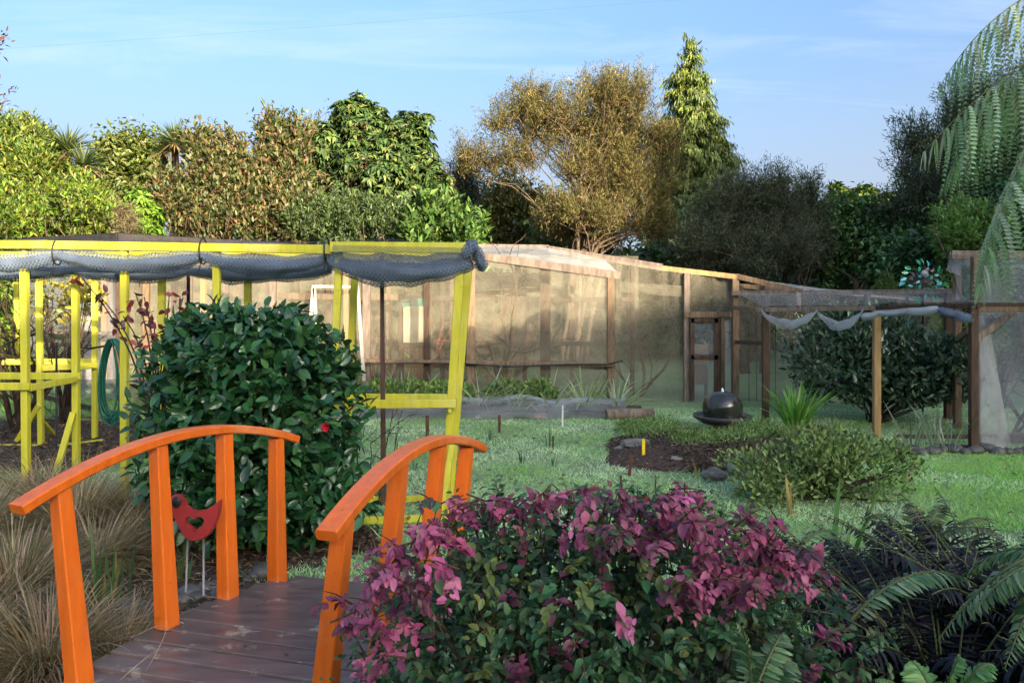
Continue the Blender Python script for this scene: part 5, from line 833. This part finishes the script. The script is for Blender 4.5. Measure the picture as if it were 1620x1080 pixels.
for k, (px, py, s, lb) in enumerate(((222, 985, .15, 'largest smooth dark river stone, between the first two orange posts'), (255, 1010, .12, 'smooth river stone at the foot of the second orange post'), (225, 1020, .11, 'smooth river stone in front of the largest one'), (300, 945, .10, 'smooth river stone under the red bird'), (330, 935, .09, 'river stone between the red bird and the third orange post'), (290, 955, .08, 'small river stone at the foot of the bird rods'), (345, 945, .07, 'small river stone touching the third orange post'), (315, 950, .08, 'small river stone against the deck below the bird'), (200, 965, .09, 'river stone behind the largest one, among iris leaves'), (180, 1010, .09, 'river stone at the base of the iris leaves'), (415, 912, .12, 'smooth dark river stone beside the last orange post'), (395, 918, .08, 'small river stone next to the last orange post'), (265, 975, .07, 'small river stone behind the second orange post'), (240, 1045, .1, 'river stone half under the deck edge near the low tussock'), (205, 1050, .09, 'river stone inside the low tussock by the deck'))):
    rock('creek_stone', lb, G(px, py), (s * .8, s * .6, s * .5), 'stone', 'stone', 400 + k, 'river stones by the bridge')
# ------------------------------------------------------------------ ferns
def fern_frond(p0, pm, p1, npair, plen, pw, cols, mat, parent, name='frond', droop=.3, tip=.35, pinn=0, side=None, rach=(.10, .12, .04), prof=None, jit=.06):
    """a frond: rachis curve with pinnae to both sides; with pinn > 0 each pinna carries pinnules of its own"""
    R = curve3(p0, pm, p1, npair + 1); T = nrm(np.gradient(R, axis=0)); up = np.array([0, 0, 1.]); parts = []
    v, f = tube_vf(R, np.linspace(.006 if not pinn else .012, .0015, npair + 1), 4, False); f = np.array([(a, b, c) for a, b, c, d in f] + [(a, c, d) for a, b, c, d in f]); parts.append((np.array(v), f, np.tile(rach, (len(v), 1))))
    for i in range(2, npair + 1):
        u = i / npair; L = plen * (math.sin(math.pi * min(1, u * .8 + .17)) ** .8 if prof is None else prof(u)) * (1 - .0 * u); t = T[i]; s = nrm(np.cross(t, up))
        for sg in (-1, 1):
            d = nrm(s * sg + t * .45 - up * droop + rs.normal(size=3) * jit); nn = nrm(np.cross(t, s) * 1 + rs.normal(size=3) * .12); nn = nn if nn[2] > 0 else -nn
            if not pinn: parts.append(scatter(leaf_t('full', pw, .1, .25), R[i:i + 1], d[None], nn[None], np.array([L]), palette(cols, 1, .15)))
            else:
                q = curve3(R[i], R[i] + d * L * .5, R[i] + d * L * .8 - up * L * (.30 + droop * .5), pinn + 1); tq = nrm(np.gradient(q, axis=0)); sq = nrm(np.cross(tq, nn[None])); c_ = palette(cols, 1, .18)
                w_ = L * .15 * np.sin(np.pi * np.clip(np.linspace(.18, 1.0, pinn + 1), 0, .97)); 
                for z in (-1, 1): parts.append(scatter(leaf_t('quad', .52, .1, .2), q[:-1], (sq * z + tq * .5)[:-1], np.tile(nn, (pinn, 1)) + rs.normal(size=(pinn, 3)) * .1, w_[:-1] + .006, np.tile(c_, (pinn, 1))))
    v, f, c = join(parts); return obj(name, v, f, M[mat], parent, tint=c, smooth=False, origin=p0)
# tree fern at the right: trunk outside the picture, fronds hanging in
tf = thing('tree_fern', 'silver tree fern with long drooping fronds hanging into the sky', 'tree fern', (4.55, 4.7, 0)); fcn = np.array([4.4, 4.7, 3.55])
tube('trunk', [(4.55, 4.7, 0), (4.5, 4.7, 1.8), fcn], [.16, .13, .1], M['darkbark'], tf, 12); SF = [(.24, .36, .18), (.30, .42, .23), (.18, .28, .13), (.40, .48, .32)]
for mid, tip in (((3.15, 4.7, 4.05), W(1488, 135, 4.75)), ((3.1, 4.4, 3.5), W(1462, 240, 4.45)), ((2.72, 4.2, 3.15), W(1550, 450, 4.1)), ((3.7, 5.7, 3.7), (3.6, 6.6, 2.7)), ((4.4, 5.6, 4.1), (4.3, 6.7, 3.0)), ((5.2, 5.5, 4.), (6., 6.3, 2.9)), ((5.5, 4.7, 4.), (6.5, 4.6, 2.8)), ((5.2, 3.8, 4.), (5.8, 3.0, 2.8)), ((4.3, 3.6, 4.), (4.2, 2.6, 2.8))):
    fern_frond(fcn, np.array(mid), np.array(tip), 27, .40, .2, SF, 'leaf', tf, droop=1.3, pinn=20, prof=lambda u: .35 + .65 * math.sin(math.pi * min(1, u * .75 + .2)) ** .7 if u < .9 else .35 * (1.02 - u) / .12 + .12)
# dark feathery fern bank at lower right
DK = [(.014, .012, .018), (.022, .018, .026), (.009, .010, .013), (.02, .03, .027)]
def fern(label, c, tips, hub, cols, plen, npair=22, mat='satin', pw=.22, droop=.15, name='fern', pinn=0, lift=.22, jit=.1):
    t = thing(name, label, 'fern', c); hub = np.asarray(hub)
    for tp in tips: tp = np.asarray(tp); fern_frond(hub + rs.normal(size=3) * .02, (hub + tp) / 2 + [0, 0, lift * (1 + .5 * rs.random())], tp, npair, plen * (.85 + .3 * rs.random()), pw, cols, mat, t, droop=droop, pinn=pinn, jit=jit)
    return t
k = 0
for cx, cy, zc, lb, nf, rad in ((1.35, 2.45, .80, 'black-leaved lacy fern beside the pink bush', 70, .52), (1.75, 2.75, .86, 'black-leaved lacy fern behind the green frond', 74, .6), (1.25, 2.05, .55, 'near-black fern low under the pink bush', 56, .45), (1.85, 2.2, .75, 'black-leaved lacy fern at the corner of the bed', 60, .5), (1.5, 3.05, .72, 'dark lacy fern bordering the lawn', 60, .62)):
    tips = [np.array([cx, cy, zc]) + [rad * math.cos(a) * (.6 + .5 * rs.random()), rad * math.sin(a) * (.6 + .5 * rs.random()), min(.12, .28 * rs.normal() * .6)] for a in np.linspace(0, 6.28 * 3, nf)]
    FT = fern(lb, (cx, cy, 0), tips, (cx, cy, zc * .5), DK, .065, 40, 'darkleaf', .2, .4, 'black_fern', lift=.12, jit=.35)
    for a in np.linspace(.2, 6.3, 13): hb = np.array([cx, cy, zc * .55]); tp = np.array([cx, cy, zc]) + [rad * .95 * math.cos(a), rad * .95 * math.sin(a), .05 * rs.normal()]; fern_frond(hb, (hb + tp) / 2 + [0, 0, .24], tp, 30, .115, .17, DK, 'darkleaf', bpy.data.objects[FT.name], droop=.5, jit=.14)
GF = [(.09, .17, .07), (.13, .22, .09), (.06, .12, .05), (.22, .30, .16)]
fern('pale-tipped green frond arching over the black ferns', (1.05, 1.95, 0), [W(1545, 925, 2.0)], W(1350, 985, 2.0), GF, .055, 34, 'satin', .22, .25, lift=.13)
fern('large green fern spreading in from the corner of the bed', (1.75, 1.75, 0), [W(1485, 1010, 1.8), W(1535, 975, 1.75), W(1700, 840, 1.95), W(1590, 1055, 1.7), W(1600, 905, 1.9), W(1510, 925, 2.)], W(1700, 900, 1.75), GF, .06, 36, 'satin', .22, .4, lift=.1)
fern('bright green ferns low at the front of the bed', (.95, 1.6, 0), [W(1385, 1075, 1.6), W(1570, 1050, 1.6), W(1440, 1045, 1.65), W(1520, 1040, 1.6)], W(1500, 1170, 1.6), [(.12, .26, .07), (.16, .32, .10)], .045, 34, 'leaf', .2, .2, lift=.06)
fern('green fern low beside the stems of the pink bush', (.65, 1.75, 0), [W(1165, 985, 1.75), W(1240, 1000, 1.8), W(1260, 1050, 1.75)], W(1205, 1110, 1.75), GF, .05, 26, 'leaf', .22, .3, lift=.05)
fern('pale fern frond reaching out from the pink leaves', (.95, 2.5, 0), [W(1185, 812, 2.45), W(1335, 845, 2.5)], W(1260, 870, 2.4), GF, .04, 26, 'satin', .24, .2, lift=.04)
fern('olive fern fronds between the iris and the black ferns', (1.6, 3.3, 0), [W(1380, 815, 3.2), W(1440, 800, 3.3), W(1500, 800, 3.3), W(1580, 825, 3.2), W(1590, 850, 3.), W(1480, 830, 3.1)], W(1460, 880, 3.2), [(.14, .14, .045), (.11, .15, .055), (.07, .10, .05)], .05, 30, 'leaf', .2, .3, lift=.1)
# ------------------------------------------------------------------ lawn grass and ground cover
def grass(n, xr, yr_, hh, cols, name, label, keep=None, wmul=1., seed=0.):
    Y = np.exp(rs.uniform(math.log(yr_[0]), math.log(yr_[1]), n)); X = rs.uniform(xr[0], xr[1], n) 
    k = (np.abs(X) < .70 * Y + .4)
    if keep is not None: k &= keep(X, Y)
    X, Y = X[k], Y[k]; n = len(X); tuft = .55 + .45 * fbm(X * 2.1, Y * 2.1, seed) + .35 * fbm(X * 6.3, Y * 6.1, seed + 2); H = hh * np.clip(.55 + .6 * tuft, .35, 1.7) * (.6 + .7 * rs.random(n)); P = np.stack([X, Y, 0 * X - .003], 1)
    D = rdir(n) * [.75, .75, .1] + [0, 0, .75]; fr_ = np.clip(.5 + .75 * fbm(X * 1.3 + 3, Y * 1.1, seed + 5) + .2 * rs.normal(size=n), 0, 1)[:, None]
    tint = palette(cols[0], n, .18) * (1 - fr_) + palette(cols[1], n, .12) * fr_; v, f, c = scatter(leaf_t('tri', .13 * wmul, 0, .25), P, D, np.array([0, -.5, 1.]) + rdir(n) * .4, H, tint); return stuff(obj(name, v, f, M['blade'], tint=c, origin=(0, 0, 0)), label, 'grass')
def not_beds(X, Y):
    k = ((X - 2.2) / (1.05 + .15 * fbm(X * 4, Y * 4))) ** 2 + ((Y - 9.1) / (1.2 + .15 * fbm(Y * 5, X * 4))) ** 2 > 1; k &= ((X + 6.6) / 2.7) ** 2 + ((Y - 9.6) / 1.8) ** 2 > 1; k &= ((X + 2.7) / 1.4) ** 2 + ((Y - 3.7) / 1.8) ** 2 > 1; k &= ((X - 1.3) / 2.5) ** 2 + ((Y - 2.4) / 1.8) ** 2 > 1; k &= ((X + 1.85) / .85) ** 2 + ((Y - 5.75) / .5) ** 2 > 1; k &= ~((X > -2.6) & (X < 1.8) & (Y > 11.35)); k &= ~((np.abs(X - (-1.05 + (Y - 3.8) * .38)) < .72) & (Y < 4.85)); return k
FROST = [(.68, .82, .56), (.56, .74, .46)]; GREEN = [(.24, .50, .10), (.29, .54, .12), (.20, .42, .09)]
grass(210000, (-6, 8.5), (3.6, 12.4), .05, (GREEN, FROST), 'lawn_grass', 'frosty pale green lawn grass', not_beds)
grass(60000, (3.2, 8.5), (6.0, 9.3), .045, ([(.17, .44, .05), (.22, .50, .06)], [(.30, .52, .11)]), 'lawn_grass', 'bright green short lawn at the foot of the net cage', lambda X, Y: not_beds(X, Y) & (X > 3.4 + .2 * fbm(Y * 2, X)), seed=3)
grass(30000, (-11, -3), (10.5, 19), .11, ([(.12, .25, .04), (.15, .29, .05)], [(.17, .3, .07)]), 'lawn_grass', 'longer green grass behind the dark timber edging', lambda X, Y: not_beds(X, Y) & (Y > 11.2 + .25 * (X + 5)), wmul=.8, seed=6)
grass(9000, (-6, 8.5), (4.2, 12.3), .14, (GREEN, [(.26, .36, .2)]), 'lawn_grass', 'longer loose tufts standing out of the frosty lawn', lambda X, Y: not_beds(X, Y) & (fbm(X * 1.9, Y * 2.3, 9) > .15), wmul=.5, seed=9)
# fallen leaves and bark chips
def chips(n, c, rx, ry, cols, name, label, L=.04, z=.02, w=.6, hfun=None):
    a = rs.random(n) * 6.28; q = np.sqrt(rs.random(n)); X = c[0] + rx * q * np.cos(a); Y = c[1] + ry * q * np.sin(a); Z = z + .0 * X if hfun is None else hfun(q)
    v, f, cc = scatter(leaf_t('quad', w, .2, .1), np.stack([X, Y, Z + .012 * rs.random(n)], 1), rdir(n) * [1, 1, .25], np.array([0, 0, 1.]) + rdir(n) * .5, L * (.5 + rs.random(n)), palette(cols, n, .3)); return stuff(obj(name, v, f, M['matte'], tint=cc, origin=(0, 0, 0)), label, 'litter')
CH = [(.10, .06, .045), (.06, .04, .03), (.16, .11, .08), (.2, .15, .11)]
chips(6000, (2.2, 9.1), 1.1, 1.25, CH, 'bark_chips', 'brown bark chips spread round the fountain', .055, 0, .35, lambda q: .13 * (1 - q ** 2.2) + .012); chips(5000, (-6.6, 9.6), 2.8, 1.9, CH + [(.3, .17, .06)], 'leaf_litter', 'brown leaf litter under the yellow frames', .05, .03); chips(3500, (-2.6, 3.8), 1.4, 1.8, DRY, 'dry_litter', 'dry straw litter under the tussocks', .07, .035, .15); chips(2500, (-1.85, 5.75), .9, .55, CH, 'bark_chips', 'dark mulch under the camellia', .05, .03); chips(5000, (1.3, 2.4), 2.4, 1.7, CH[:2], 'bark_chips', 'dark mulch under the ferns', .05, .05)

chips(420, (1.2, 8.2), 5.5, 3.6, [(.2, .12, .05), (.13, .08, .04), (.3, .2, .08)], 'fallen_leaves', 'brown leaves scattered over the frosty lawn', .05, .035)
